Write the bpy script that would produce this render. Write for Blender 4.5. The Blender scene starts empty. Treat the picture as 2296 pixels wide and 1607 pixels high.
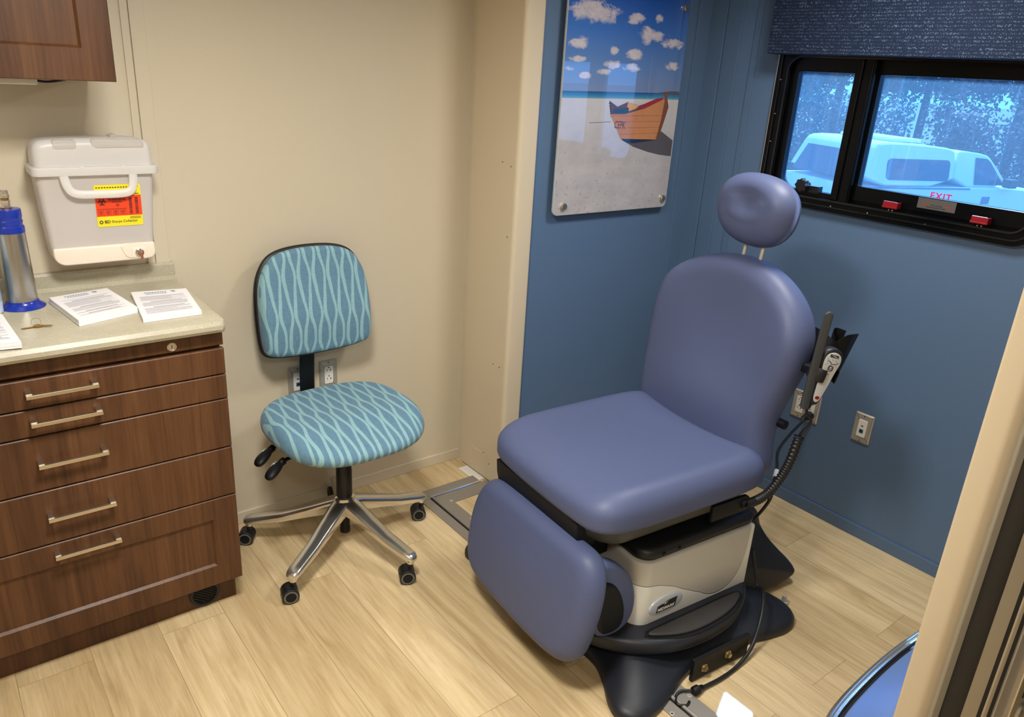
import bpy, bmesh, math, random
from mathutils import Vector, Matrix
random.seed(7)
PI = math.pi
scene = bpy.context.scene
COL = scene.collection
def L1(c):
    c /= 255.0
    return c / 12.92 if c <= 0.04045 else ((c + 0.055) / 1.055) ** 2.4
def S(r, g, b): return (L1(r), L1(g), L1(b), 1.0)

# ------------------------------------------------------------------ camera
cam_d = bpy.data.cameras.new('camera'); cam = bpy.data.objects.new('camera', cam_d); COL.objects.link(cam)
RIGHT = Vector((0.78970591, -0.61087966, 0.05648552)); DOWN = Vector((-0.17546299, -0.31313124, -0.93336036)); FWD = Vector((0.58785824, 0.72716908, -0.35446837))
M = Matrix.Identity(4)
for i in range(3):
    M[i][0] = RIGHT[i]; M[i][1] = -DOWN[i]; M[i][2] = -FWD[i]
M[2][3] = 1.60
cam.matrix_world = M
cam_d.sensor_fit = 'HORIZONTAL'; cam_d.sensor_width = 36.0; cam_d.lens = 36.0 * 1708.28 / 2296.0
cam_d.clip_start = 0.05; cam_d.clip_end = 500
scene.camera = cam
# ------------------------------------------------------------------ view, world, sun, ceiling lights
scene.view_settings.view_transform = 'Standard'; scene.view_settings.look = 'None'
scene.view_settings.exposure = 0.0; scene.view_settings.gamma = 1.0
world = bpy.data.worlds.new('world'); scene.world = world; world.use_nodes = True
wnt = world.node_tree; wnt.nodes.clear()
wo = wnt.nodes.new('ShaderNodeOutputWorld'); wb = wnt.nodes.new('ShaderNodeBackground')
wb.inputs[0].default_value = (0.30, 0.58, 1.0, 1); wb.inputs[1].default_value = 2.6
wnt.links.new(wb.outputs[0], wo.inputs[0])
sun_d = bpy.data.lights.new('sun', 'SUN'); sun_d.energy = 13.0; sun_d.angle = 0.006; sun_d.color = (0.66, 0.86, 1.0)
sun = bpy.data.objects.new('sun', sun_d); COL.objects.link(sun); sun.location = (8, 5, 9)
sun.rotation_euler = Vector((-1.084, -0.49, -1.29)).to_track_quat('-Z', 'Y').to_euler()
def area(name, loc, sx, sy, e, col=(1.0, 0.965, 0.90), spread=168):
    d = bpy.data.lights.new(name, 'AREA'); d.shape = 'RECTANGLE'; d.size = sx; d.size_y = sy; d.energy = e; d.color = col; d.spread = math.radians(spread)
    o = bpy.data.objects.new(name, d); COL.objects.link(o); o.location = loc; return o
area('ceiling_light', (0.42, 1.05, 2.13), 0.30, 0.30, 35)
area('ceiling_light', (1.98, 1.15, 2.13), 0.30, 0.30, 15)
area('ceiling_light', (0.10, -0.35, 2.13), 0.40, 0.40, 17)

# ------------------------------------------------------------------ helpers
class N:
    def __init__(s, nt): s.nt = nt
    def __call__(s, t, **kw):
        n = s.nt.nodes.new(t); ins = kw.pop('ins', {})
        for k, v in kw.items(): setattr(n, k, v)
        for k, v in ins.items():
            if isinstance(v, bpy.types.NodeSocket): s.nt.links.new(v, n.inputs[k])
            else: n.inputs[k].default_value = v
        return n
    def math(s, op, a, b=0.0, c=0.0): return s('ShaderNodeMath', operation=op, ins={0: a, 1: b, 2: c}).outputs[0]
    def mix(s, f, a, b): return s('ShaderNodeMix', data_type='RGBA', ins={0: f, 6: a, 7: b}).outputs[2]
    def ramp(s, f, stops):
        r = s('ShaderNodeValToRGB', ins={0: f}); el = r.color_ramp.elements
        while len(el) < len(stops): el.new(0.5)
        for e, (p, c) in zip(el, stops): e.position = p; e.color = c
        return r.outputs[0]
    def obj(s, scale=(1, 1, 1), rot=(0, 0, 0)):
        t = s('ShaderNodeTexCoord'); return s('ShaderNodeMapping', ins={0: t.outputs['Object'], 2: rot, 3: scale}).outputs[0]
    def noise(s, vec, scale, detail=4, rough=0.55, dist=0.0):
        return s('ShaderNodeTexNoise', ins={'Vector': vec, 'Scale': scale, 'Detail': detail, 'Roughness': rough, 'Distortion': dist}).outputs[0]
def newmat(name):
    m = bpy.data.materials.new(name); m.use_nodes = True; nt = m.node_tree; nt.nodes.clear()
    n = N(nt); out = n('ShaderNodeOutputMaterial'); return m, n, out
def pbr(name, col, rough=0.5, metal=0.0, coat=0.0, bump=None, var=0.0, spec=0.5, sheen=0.0, vscale=3.0):
    m, n, out = newmat(name); p = n('ShaderNodeBsdfPrincipled')
    p.inputs['Roughness'].default_value = rough; p.inputs['Metallic'].default_value = metal
    p.inputs['Coat Weight'].default_value = coat; p.inputs['Coat Roughness'].default_value = 0.08
    p.inputs['Specular IOR Level'].default_value = spec; p.inputs['Sheen Weight'].default_value = sheen
    if var:
        f = n.noise(n.obj(), vscale, 5)
        a = tuple(c * (1 - var) for c in col[:3]) + (1,); b = tuple(min(1, c * (1 + var)) for c in col[:3]) + (1,)
        n.nt.links.new(n.mix(f, a, b), p.inputs['Base Color'])
    else: p.inputs['Base Color'].default_value = col
    if bump:
        b = n('ShaderNodeBump', ins={'Strength': bump[1], 'Distance': 0.002, 'Height': n.noise(n.obj(), bump[0], 3)})
        n.nt.links.new(b.outputs[0], p.inputs['Normal'])
    n.nt.links.new(p.outputs[0], out.inputs[0]); return m

class B:
    """collects geometry; build() links it as one mesh object"""
    def __init__(s): s.v = []; s.f = []; s.m = []
    def add(s, vs, fs, mi=0):
        o = len(s.v); s.v += [tuple(v) for v in vs]; s.f += [[i + o for i in f] for f in fs]; s.m += [mi] * len(fs); return s
    def box(s, x0, x1, y0, y1, z0, z1, mi=0):
        vs = [(x, y, z) for z in (z0, z1) for y in (y0, y1) for x in (x0, x1)]
        return s.add(vs, [(0, 2, 3, 1), (4, 5, 7, 6), (0, 1, 5, 4), (2, 6, 7, 3), (0, 4, 6, 2), (1, 3, 7, 5)], mi)
    def loft(s, rings, cap0=True, cap1=True, mi=0, closed=True):
        n = len(rings[0]); vs = [p for r in rings for p in r]; fs = []
        for k in range(len(rings) - 1):
            for i in range(n if closed else n - 1):
                j = (i + 1) % n; fs.append((k * n + i, k * n + j, (k + 1) * n + j, (k + 1) * n + i))
        if cap0: fs.append(tuple(range(n - 1, -1, -1)))
        if cap1: fs.append(tuple((len(rings) - 1) * n + i for i in range(n)))
        return s.add(vs, fs, mi)
    def lathe(s, prof, cx=0, cy=0, n=32, mi=0, cz=0, cap=True):
        rings = [[(cx + r * math.cos(2 * PI * i / n), cy + r * math.sin(2 * PI * i / n), cz + z) for i in range(n)] for r, z in prof]
        return s.loft(rings, cap, cap, mi)
    def tube(s, path, r, n=12, mi=0, cap=True, flat=None):
        path = [Vector(p) for p in path]; rings = []; T0 = None
        for i, p in enumerate(path):
            a = path[max(i - 1, 0)]; b = path[min(i + 1, len(path) - 1)]; t = (b - a).normalized()
            if T0 is None:
                u = t.orthogonal().normalized() if flat is None else (Vector(flat) - t * t.dot(Vector(flat))).normalized()
            else:
                u = (u - t * t.dot(u)).normalized()
            T0 = t; w = t.cross(u); rr = r[i] if isinstance(r, (list, tuple)) else r
            ra, rb = rr if isinstance(rr, (list, tuple)) else (rr, rr)
            rings.append([tuple(p + u * ra * math.cos(2 * PI * k / n) + w * rb * math.sin(2 * PI * k / n)) for k in range(n)])
        return s.loft(rings, cap, cap, mi)
    def cyl(s, a, b, r, n=20, mi=0): return s.tube([a, b], r, n, mi)
    def prism(s, outline, axis, lo, hi, r=0.0, mi=0, seg=3):
        """extrude a closed 2D outline along axis ('x','y','z'), rounding both rims by r"""
        def P(q, h): return {'z': (q[0], q[1], h), 'y': (q[0], h, q[1]), 'x': (h, q[0], q[1])}[axis]
        rings = []
        if r > 0:
            for k in range(seg + 1):
                a = PI / 2 * k / seg; ins = r * (1 - math.sin(a)); rings.append((inset(outline, ins), lo + r * (1 - math.cos(a))))
            for k in range(seg, -1, -1):
                a = PI / 2 * k / seg; ins = r * (1 - math.sin(a)); rings.append((inset(outline, ins), hi - r * (1 - math.cos(a))))
        else: rings = [(outline, lo), (outline, hi)]
        return s.loft([[P(q, h) for q in o] for o, h in rings], True, True, mi)
    def build(s, name, mats, parent=None, world=False, smooth=35, bevel=0.0, loc=None, xf=None, bseg=2, subsurf=0):
        me = bpy.data.meshes.new(name); vs = s.v
        if xf: vs = [tuple(xf(Vector(v))) for v in vs]
        off = Vector((0, 0, 0))
        if world and parent is not None: off = Vector(parent.location)
        if loc is not None: off = Vector(loc)
        me.from_pydata([tuple(Vector(v) - off) for v in vs], [], s.f)
        if not isinstance(mats, (list, tuple)): mats = [mats]
        for m in mats: me.materials.append(m)
        for p, mi in zip(me.polygons, s.m): p.material_index = mi
        bm = bmesh.new(); bm.from_mesh(me); bmesh.ops.recalc_face_normals(bm, faces=bm.faces); bm.to_mesh(me); bm.free()
        if smooth:
            me.shade_smooth()
            if smooth < 180: me.set_sharp_from_angle(angle=math.radians(smooth))
        o = bpy.data.objects.new(name, me); COL.objects.link(o)
        if parent is not None: o.parent = parent
        if loc is not None: o.location = loc
        if bevel:
            b = o.modifiers.new('bevel', 'BEVEL'); b.width = bevel; b.segments = bseg; b.limit_method = 'ANGLE'; b.angle_limit = math.radians(40)
            b.harden_normals = False
        if subsurf:
            b = o.modifiers.new('sub', 'SUBSURF'); b.levels = subsurf; b.render_levels = subsurf
        return o
def inset(o, d):
    if d == 0: return list(o)
    n = len(o); area2 = sum(o[i][0] * o[(i + 1) % n][1] - o[(i + 1) % n][0] * o[i][1] for i in range(n)); sg = 1 if area2 > 0 else -1
    out = []
    for i in range(n):
        a = Vector(o[i - 1]); p = Vector(o[i]); b = Vector(o[(i + 1) % n])
        e1 = (p - a); e2 = (b - p)
        e1 = e1.normalized() if e1.length > 1e-9 else e2.normalized(); e2 = e2.normalized() if e2.length > 1e-9 else e1
        n1 = Vector((-e1.y, e1.x)) * sg; n2 = Vector((-e2.y, e2.x)) * sg; m = (n1 + n2)
        m = m.normalized() if m.length > 1e-6 else n1
        k = max(m.dot(n1), 0.35); q = p + m * (d / k); out.append((q.x, q.y))
    return out
def soft_inset(o, d):
    """inset in small steps, relaxing the outline so tight corners do not fold"""
    n = max(1, int(math.ceil(abs(d) / 0.004))); out = list(o)
    for _ in range(n):
        out = inset(out, d / n)
        for _ in range(2):
            out = [((out[i - 1][0] + out[(i + 1) % len(out)][0]) * .25 + out[i][0] * .5, (out[i - 1][1] + out[(i + 1) % len(out)][1]) * .25 + out[i][1] * .5) for i in range(len(out))]
    return out
def rrect(x0, x1, y0, y1, r, n=6):
    rs = r if isinstance(r, (list, tuple)) else (r,) * 4; out = []   # order: x1y1, x0y1, x0y0, x1y0
    for (cx, cy, a0), rr in zip(((x1, y1, 0), (x0, y1, 90), (x0, y0, 180), (x1, y0, 270)), rs):
        sx = -1 if cx == x1 else 1; sy = -1 if cy == y1 else 1
        if rr <= 0: out.append((cx, cy)); continue
        for k in range(n + 1):
            a = math.radians(a0 + 90 * k / n); out.append((cx + sx * rr + rr * math.cos(a), cy + sy * rr + rr * math.sin(a)))
    return out
def smooth_poly(pts, it=3, n=64):
    for _ in range(it):
        q = []
        for i in range(len(pts)):
            a = pts[i]; b = pts[(i + 1) % len(pts)]
            q += [(a[0] * .75 + b[0] * .25, a[1] * .75 + b[1] * .25), (a[0] * .25 + b[0] * .75, a[1] * .25 + b[1] * .75)]
        pts = q
    d = [0]
    for i in range(len(pts)): d.append(d[-1] + math.dist(pts[i], pts[(i + 1) % len(pts)]))
    out = []; j = 0
    for k in range(n):
        t = d[-1] * k / n
        while d[j + 1] < t: j += 1
        u = (t - d[j]) / max(d[j + 1] - d[j], 1e-9); a = pts[j]; b = pts[(j + 1) % len(pts)]
        out.append((a[0] + (b[0] - a[0]) * u, a[1] + (b[1] - a[1]) * u))
    return out
def ellipse(cx, cy, rx, ry, n=32, e=2.0):
    out = []
    for i in range(n):
        a = 2 * PI * i / n; c, s = math.cos(a), math.sin(a)
        out.append((cx + rx * math.copysign(abs(c) ** (2 / e), c), cy + ry * math.copysign(abs(s) ** (2 / e), s)))
    return out
def spline(pts, k=8):
    P = [Vector(p) for p in pts]; out = []
    for i in range(len(P) - 1):
        a = P[max(i - 1, 0)]; b = P[i]; c = P[i + 1]; d = P[min(i + 2, len(P) - 1)]
        for j in range(k):
            t = j / k; out.append(0.5 * ((2 * b) + (c - a) * t + (2 * a - 5 * b + 4 * c - d) * t * t + (3 * b - a - 3 * c + d) * t ** 3))
    out.append(P[-1]); return out
def cushion(outline, h, r_top, r_bot, crown=0.0, dish=None, m=24):
    """padded slab: outline in (x, y), from z=0 to z=h (+crown), rounded rims; dish(x, y) is added to the top"""
    b = B(); n = len(outline); cx = sum(p[0] for p in outline) / n; cy = sum(p[1] for p in outline) / n
    rings = []
    for k in range(m // 3 + 1):
        s = k / (m // 3) * 0.98 + 0.02; o = soft_inset(outline, r_bot * .8); rings.append([(cx + (x - cx) * s, cy + (y - cy) * s, 0.0) for x, y in o])
    for k in range(1, 6):
        a = PI / 2 * k / 5; o = soft_inset(outline, r_bot * .8 * (1 - math.sin(a))); rings.append([(x, y, r_bot * (1 - math.cos(a))) for x, y in o])
    for k in range(0, 8):
        a = PI / 2 * k / 7; o = soft_inset(outline, r_top * (1 - math.cos(a))); rings.append([(x, y, h - r_top + r_top * math.sin(a)) for x, y in o])
    last = soft_inset(outline, r_top)
    for k in range(1, m + 1):
        s = 1 - k / m * 0.985
        for _ in range(3): last = [((last[i - 1][0] + last[(i + 1) % n][0]) * .25 + last[i][0] * .5, (last[i - 1][1] + last[(i + 1) % n][1]) * .25 + last[i][1] * .5) for i in range(n)]
        rings.append([(cx + (x - cx) * s, cy + (y - cy) * s, h + crown * (1 - s ** 2)) for x, y in last])
    if dish:
        rings = [[(x, y, z + dish(x, y) * min(1, max(0, z / h)) ** 2) for x, y, z in rg] for rg in rings]
    return b.loft(rings)
def empty(name, loc, rz=0.0):
    o = bpy.data.objects.new(name, None); COL.objects.link(o); o.location = loc; o.rotation_euler = (0, 0, rz); o.empty_display_size = 0.1; return o
def tag(o, label, cat, group=None):
    o['label'] = label; o['category'] = cat
    if group: o['group'] = group
    return o
def thing(name, label, cat, loc, rz=0.0, group=None): return tag(empty(name, loc, rz), label, cat, group)
def struct(o): o['kind'] = 'structure'; return o
def text_mesh(txt, size, depth=0.0003, align='CENTER', bold=0.0, shear=0.0, spacing=1.0):
    c = bpy.data.curves.new('lettering', 'FONT'); c.body = txt; c.size = size; c.align_x = align; c.align_y = 'CENTER'
    c.extrude = depth; c.offset = bold; c.shear = shear; c.space_character = spacing; c.resolution_u = 3
    o = bpy.data.objects.new('lettering', c); COL.objects.link(o)
    dg = bpy.context.evaluated_depsgraph_get(); me = bpy.data.meshes.new_from_object(o.evaluated_get(dg))
    vs = [tuple(v.co) for v in me.vertices]; fs = [list(p.vertices) for p in me.polygons]
    bpy.data.objects.remove(o); bpy.data.curves.remove(c); bpy.data.meshes.remove(me); return vs, fs
def add_text(b, txt, size, O, U, V, mi=0, depth=0.0003, **kw):
    """lay text with baseline direction U, up direction V, centred on O"""
    vs, fs = text_mesh(txt, size, depth, **kw); O = Vector(O); U = Vector(U); V = Vector(V); W = U.cross(V)
    b.add([O + U * v[0] + V * v[1] + W * v[2] for v in vs], fs, mi); return b
def flat(b, pts, O, U, V, d=0.0, mi=0):
    O = Vector(O); U = Vector(U); V = Vector(V); W = U.cross(V); b.add([O + U * p[0] + V * p[1] + W * d for p in pts], [list(range(len(pts)))], mi)

# ------------------------------------------------------------------ materials
M_beige = pbr('beige wall vinyl', S(207, 196, 173), 0.55, bump=(400, 0.05), var=0.02)
M_trim = pbr('beige painted trim', S(210, 196, 170), 0.42, var=0.02)
M_post = pbr('tan door post', S(186, 169, 141), 0.45)
M_trimlight = pbr('pale trim edge', S(222, 208, 184), 0.35)
M_blue = pbr('blue wall paint', S(86, 112, 145), 0.50, bump=(400, 0.05), var=0.02)
M_bluetrim = pbr('blue trim', S(84, 109, 141), 0.42)
M_ceil = pbr('ceiling white', S(225, 222, 212), 0.7)
M_steel = pbr('brushed steel', S(196, 191, 182), 0.42, 0.55, bump=(260, 0.1))
M_floorsteel = pbr('floor steel', S(158, 152, 144), 0.42, 0.55, bump=(200, 0.1))
M_chrome = pbr('polished aluminium', S(222, 219, 214), 0.17, 0.92)
M_nickel = pbr('brushed nickel', S(205, 196, 180), 0.30, 1.0)
M_black = pbr('black plastic', S(19, 20, 23), 0.45, bump=(700, 0.08))
M_blacks = pbr('satin black metal', S(11, 12, 16), 0.5, spec=0.3)
M_frame = pbr('black window frame', S(4, 5, 7), 0.28, spec=0.22)
M_rubber = pbr('dark rubber', S(40, 38, 36), 0.6)
M_darkbase = pbr('charcoal plastic base', S(27, 30, 38), 0.46, bump=(900, 0.10), var=0.05)
M_shell = pbr('dark taupe shell', S(82, 80, 74), 0.42)
M_vinyl = pbr('blue grey upholstery', S(80, 90, 126), 0.50, bump=(900, 0.06), spec=0.42, var=0.015)
M_putty = pbr('putty plastic', S(228, 224, 210), 0.38)
M_taupe = pbr('taupe plastic', S(166, 158, 141), 0.42)
M_white = pbr('white plastic', S(236, 234, 228), 0.4)
M_cream = pbr('cream plastic', S(240, 226, 208), 0.4)
M_paper = pbr('white paper', S(240, 238, 240), 0.7)
M_ink = pbr('grey ink', S(190, 190, 198), 0.7)
M_inkdark = pbr('dark ink', S(35, 32, 32), 0.6)
M_inkblue = pbr('blue ink', S(110, 140, 185), 0.6)
M_royal = pbr('royal blue plastic', S(26, 52, 160), 0.22)
M_brass = pbr('brass', S(190, 150, 80), 0.3, 1.0)
M_red = pbr('red plastic', S(140, 16, 28), 0.35)
M_exit = pbr('red lettering', S(235, 25, 110), 0.5)
M_yellow = pbr('yellow label', S(246, 228, 40), 0.45)
M_orange = pbr('red orange label', S(240, 70, 30), 0.45)
M_port = pbr('blue network port', S(20, 100, 150), 0.4)
M_greyface = pbr('light grey keypad', S(196, 198, 200), 0.4)
M_paddle = pbr('grey coated paddle', S(58, 60, 62), 0.35)
M_binlid = pbr('blue bin lid', S(104, 130, 182), 0.22, 0.25)
def mat_floor():
    m, n, out = newmat('light oak vinyl plank'); p = n('ShaderNodeBsdfPrincipled')
    tc = n('ShaderNodeTexCoord').outputs['Object']
    sep = n('ShaderNodeSeparateXYZ', ins={0: tc}); vec = n('ShaderNodeCombineXYZ', ins={0: sep.outputs[1], 1: sep.outputs[0]}).outputs[0]
    br = n('ShaderNodeTexBrick', offset=0.37, ins={'Vector': vec, 'Color1': (0, 0, 0, 1), 'Color2': (1, 1, 1, 1), 'Mortar': (0.5, 0.5, 0.5, 1), 'Scale': 1.0, 'Mortar Size': 0.0009, 'Mortar Smooth': 0.3, 'Bias': 0.0, 'Brick Width': 1.22, 'Row Height': 0.18})
    pl = br.outputs[0]
    shift = n('ShaderNodeVectorMath', operation='MULTIPLY', ins={0: pl, 1: (3.0, 9.0, 5.0)}).outputs[0]
    v2 = n('ShaderNodeVectorMath', operation='ADD', ins={0: tc, 1: shift}).outputs[0]
    g1 = n('ShaderNodeMapping', ins={0: v2, 3: (13, 1.5, 1)}).outputs[0]
    a = n.noise(g1, 1.0, 7, 0.6, 1.1)
    g2 = n('ShaderNodeMapping', ins={0: v2, 3: (90, 4.0, 1)}).outputs[0]
    b = n.noise(g2, 1.0, 5, 0.65, 0.4)
    c = n.ramp(a, [(0.25, S(192, 166, 122)), (0.45, S(214, 190, 146)), (0.62, S(228, 206, 164)), (0.8, S(210, 184, 140))])
    c = n.mix(n.math('MULTIPLY', n.ramp(b, [(0.35, (0, 0, 0, 1)), (0.62, (1, 1, 1, 1))]), 0.55), n.mix(1.0, c, c), c)
    fine = n.ramp(b, [(0.33, S(196, 188, 178)), (0.6, S(255, 255, 255))])
    c = n('ShaderNodeMix', data_type='RGBA', blend_type='MULTIPLY', ins={0: 0.45, 6: c, 7: fine}).outputs[2]
    tint = n.ramp(pl, [(0.0, S(232, 228, 222)), (1.0, S(255, 255, 255))])
    c = n('ShaderNodeMix', data_type='RGBA', blend_type='MULTIPLY', ins={0: 1.0, 6: c, 7: tint}).outputs[2]
    kn = n.noise(n('ShaderNodeMapping', ins={0: v2, 3: (9, 3.2, 1)}).outputs[0], 1.0, 3, 0.5, 0.6)
    k = n.ramp(kn, [(0.70, (0, 0, 0, 1)), (0.80, (1, 1, 1, 1))])
    c = n.mix(n.math('MULTIPLY', k, 0.55), c, S(140, 108, 72))
    c = n.mix(n.math('MULTIPLY', br.outputs[1], 0.7), c, S(120, 96, 66))
    n.nt.links.new(c, p.inputs['Base Color']); p.inputs['Roughness'].default_value = 0.36; p.inputs['Specular IOR Level'].default_value = 0.45
    bp = n('ShaderNodeBump', ins={'Strength': 0.12, 'Distance': 0.001, 'Height': b}); n.nt.links.new(bp.outputs[0], p.inputs['Normal'])
    n.nt.links.new(p.outputs[0], out.inputs[0]); return m
M_floor = mat_floor()
def mat_wood():
    m, n, out = newmat('walnut laminate'); p = n('ShaderNodeBsdfPrincipled')
    v = n.obj((9, 9, 0.75)); a = n.noise(v, 1.0, 6, 0.6, 1.4)
    v2 = n.obj((120, 120, 3.0)); b = n.noise(v2, 1.0, 4, 0.6, 0.3)
    c = n.ramp(a, [(0.25, S(65, 40, 24)), (0.45, S(89, 58, 36)), (0.6, S(104, 70, 44)), (0.78, S(74, 47, 28))])
    f = n.ramp(b, [(0.3, S(205, 195, 190)), (0.65, S(255, 255, 255))])
    c = n('ShaderNodeMix', data_type='RGBA', blend_type='MULTIPLY', ins={0: 0.8, 6: c, 7: f}).outputs[2]
    n.nt.links.new(c, p.inputs['Base Color']); p.inputs['Roughness'].default_value = 0.42; p.inputs['Specular IOR Level'].default_value = 0.35
    n.nt.links.new(p.outputs[0], out.inputs[0]); return m
M_wood = mat_wood()
def mat_counter():
    m, n, out = newmat('speckled solid surface'); p = n('ShaderNodeBsdfPrincipled')
    a = n.noise(n.obj(), 9, 6, 0.6); b = n.noise(n.obj(), 300, 3, 0.5); d = n.noise(n.obj(), 260, 2, 0.5)
    c = n.ramp(a, [(0.3, S(168, 161, 140)), (0.7, S(184, 178, 157))])
    c = n.mix(n.ramp(b, [(0.60, (0, 0, 0, 1)), (0.70, (1, 1, 1, 1))]), c, S(206, 200, 180))
    c = n.mix(n.math('MULTIPLY', n.ramp(d, [(0.62, (0, 0, 0, 1)), (0.72, (1, 1, 1, 1))]), 0.6), c, S(150, 138, 108))
    n.nt.links.new(c, p.inputs['Base Color']); p.inputs['Roughness'].default_value = 0.28
    n.nt.links.new(p.outputs[0], out.inputs[0]); return m
M_counter = mat_counter()
def mat_fabric():
    """pairs of mirrored wavy ribbons; x across, (z - y) along"""
    m, n, out = newmat('wavy striped fabric'); p = n('ShaderNodeBsdfPrincipled')
    tc = n('ShaderNodeTexCoord').outputs['Object']; sp = n('ShaderNodeSeparateXYZ', ins={0: tc})
    u = n.math('DIVIDE', sp.outputs[0], 0.052); v = n.math('SUBTRACT', sp.outputs[2], sp.outputs[1])
    ph = n.math('MULTIPLY', n.math('FLOOR', u), 0.0)
    wv = n.math('SINE', n.math('MULTIPLY', v, 2 * PI / 0.165)); w2 = n.math('SINE', n.math('MULTIPLY_ADD', v, 2 * PI / 0.071, 1.0))
    sh = n.math('MULTIPLY_ADD', w2, 0.022, n.math('MULTIPLY', wv, 0.115)); drift = n.math('MULTIPLY', n.noise(n.obj((4, 4, 4)), 1.0, 1), 0.14)
    def rib(sgn, off, wd):
        q = n.math('ADD', n.math('ADD', n.math('MULTIPLY_ADD', sh, sgn, u), off), drift)
        d = n.math('ABSOLUTE', n.math('SUBTRACT', n.math('FRACT', q), 0.5))
        return n.math('LESS_THAN', d, n.math('MULTIPLY_ADD', wv, 0.018 * sgn, wd))
    r1 = rib(1.0, 0.0, 0.105); r2 = rib(-1.0, 0.5, 0.10)
    f = n.math('MAXIMUM', r1, r2)
    wx = n.noise(n.obj((900, 60, 60)), 1.0, 2); wy = n.noise(n.obj((60, 900, 900)), 1.0, 2); wf = n.math('MULTIPLY', n.math('ADD', wx, wy), 0.5)
    base = n.ramp(wf, [(0.35, S(78, 116, 144)), (0.65, S(108, 146, 168))]); lite = n.ramp(wf, [(0.35, S(122, 168, 178)), (0.65, S(150, 190, 196))])
    n.nt.links.new(n.mix(f, base, lite), p.inputs['Base Color']); p.inputs['Roughness'].default_value = 0.85; p.inputs['Sheen Weight'].default_value = 0.15
    bp = n('ShaderNodeBump', ins={'Strength': 0.15, 'Distance': 0.0006, 'Height': wf}); n.nt.links.new(bp.outputs[0], p.inputs['Normal'])
    n.nt.links.new(p.outputs[0], out.inputs[0]); return m
M_fabric = mat_fabric()
def mat_valance():
    m, n, out = newmat('navy woven valance'); p = n('ShaderNodeBsdfPrincipled')
    tc = n('ShaderNodeTexCoord').outputs['Object']; sp = n('ShaderNodeSeparateXYZ', ins={0: tc})
    y = sp.outputs[1]; z = sp.outputs[2]
    row = n.math('FLOOR', n.math('DIVIDE', z, 0.0105)); fz = n.math('FRACT', n.math('DIVIDE', z, 0.0105))
    cv = n('ShaderNodeCombineXYZ', ins={0: n.math('MULTIPLY', y, 330.0), 1: n.math('MULTIPLY', row, 7.31), 2: n.math('MULTIPLY', z, 230.0)}).outputs[0]
    a = n.noise(cv, 1.0, 1, 0.4)
    cw = n('ShaderNodeCombineXYZ', ins={0: n.math('MULTIPLY', y, 26.0), 1: n.math('MULTIPLY', row, 3.7)}).outputs[0]
    big = n.noise(cw, 1.0, 2)
    inrow = n.math('LESS_THAN', n.math('ABSOLUTE', n.math('SUBTRACT', fz, 0.5)), n.math('MULTIPLY_ADD', big, 0.9, -0.20))
    f = n.math('MULTIPLY', n.math('GREATER_THAN', a, 0.575), inrow)
    c = n.mix(f, S(9, 28, 60), n.mix(big, S(40, 70, 104), S(98, 122, 140)))
    n.nt.links.new(c, p.inputs['Base Color']); p.inputs['Roughness'].default_value = 0.85; n.nt.links.new(p.outputs[0], out.inputs[0]); return m
M_valance = mat_valance()
def mat_sharps(name, alpha, col):
    m, n, out = newmat(name); p = n('ShaderNodeBsdfPrincipled'); t = n('ShaderNodeBsdfTransparent'); tr = n('ShaderNodeBsdfTranslucent', ins={0: col})
    p.inputs['Base Color'].default_value = col; p.inputs['Roughness'].default_value = 0.32
    a = n('ShaderNodeMixShader', ins={0: 0.30, 1: p.outputs[0], 2: tr.outputs[0]}); b = n('ShaderNodeMixShader', ins={0: alpha, 1: t.outputs[0], 2: a.outputs[0]})
    n.nt.links.new(b.outputs[0], out.inputs[0]); return m
M_frost = mat_sharps('frosted white plastic', 0.80, S(240, 234, 230))
M_lidfrost = mat_sharps('milky lid plastic', 0.84, S(246, 244, 242))
M_clear = mat_sharps('clear pale plastic', 0.5, S(222, 216, 208))
def mat_glass():
    m, n, out = newmat('dusty tinted glass')
    t = n('ShaderNodeBsdfTransparent', ins={0: (0.58, 0.78, 0.97, 1)}); g = n('ShaderNodeBsdfGlossy', ins={'Color': (1, 1, 1, 1), 'Roughness': 0.02})
    lw = n('ShaderNodeLayerWeight', ins={0: 0.5}); fr = n.math('MULTIPLY_ADD', n.math('POWER', lw.outputs[1], 5.0), 0.95, 0.04); a = n('ShaderNodeMixShader', ins={0: fr, 1: t.outputs[0], 2: g.outputs[0]})
    st = n.ramp(n.noise(n.obj((1, 95, 3.0), (0.06, 0, 0)), 1.0, 2, 0.5, 0.3), [(0.60, (0, 0, 0, 1)), (0.72, (1, 1, 1, 1))])
    sp = n.ramp(n.noise(n.obj((1, 420, 420)), 1.0, 2), [(0.45, (0, 0, 0, 1)), (0.75, (1, 1, 1, 1))])
    hz = n.math('MULTIPLY_ADD', st, 0.035, n.math('MULTIPLY_ADD', sp, 0.06, 0.06))
    d = n('ShaderNodeBsdfTranslucent', ins={0: (0.45, 0.70, 1.0, 1)})
    b = n('ShaderNodeMixShader', ins={0: hz, 1: a.outputs[0], 2: d.outputs[0]}); n.nt.links.new(b.outputs[0], out.inputs[0]); return m
M_glass = mat_glass()
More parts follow.
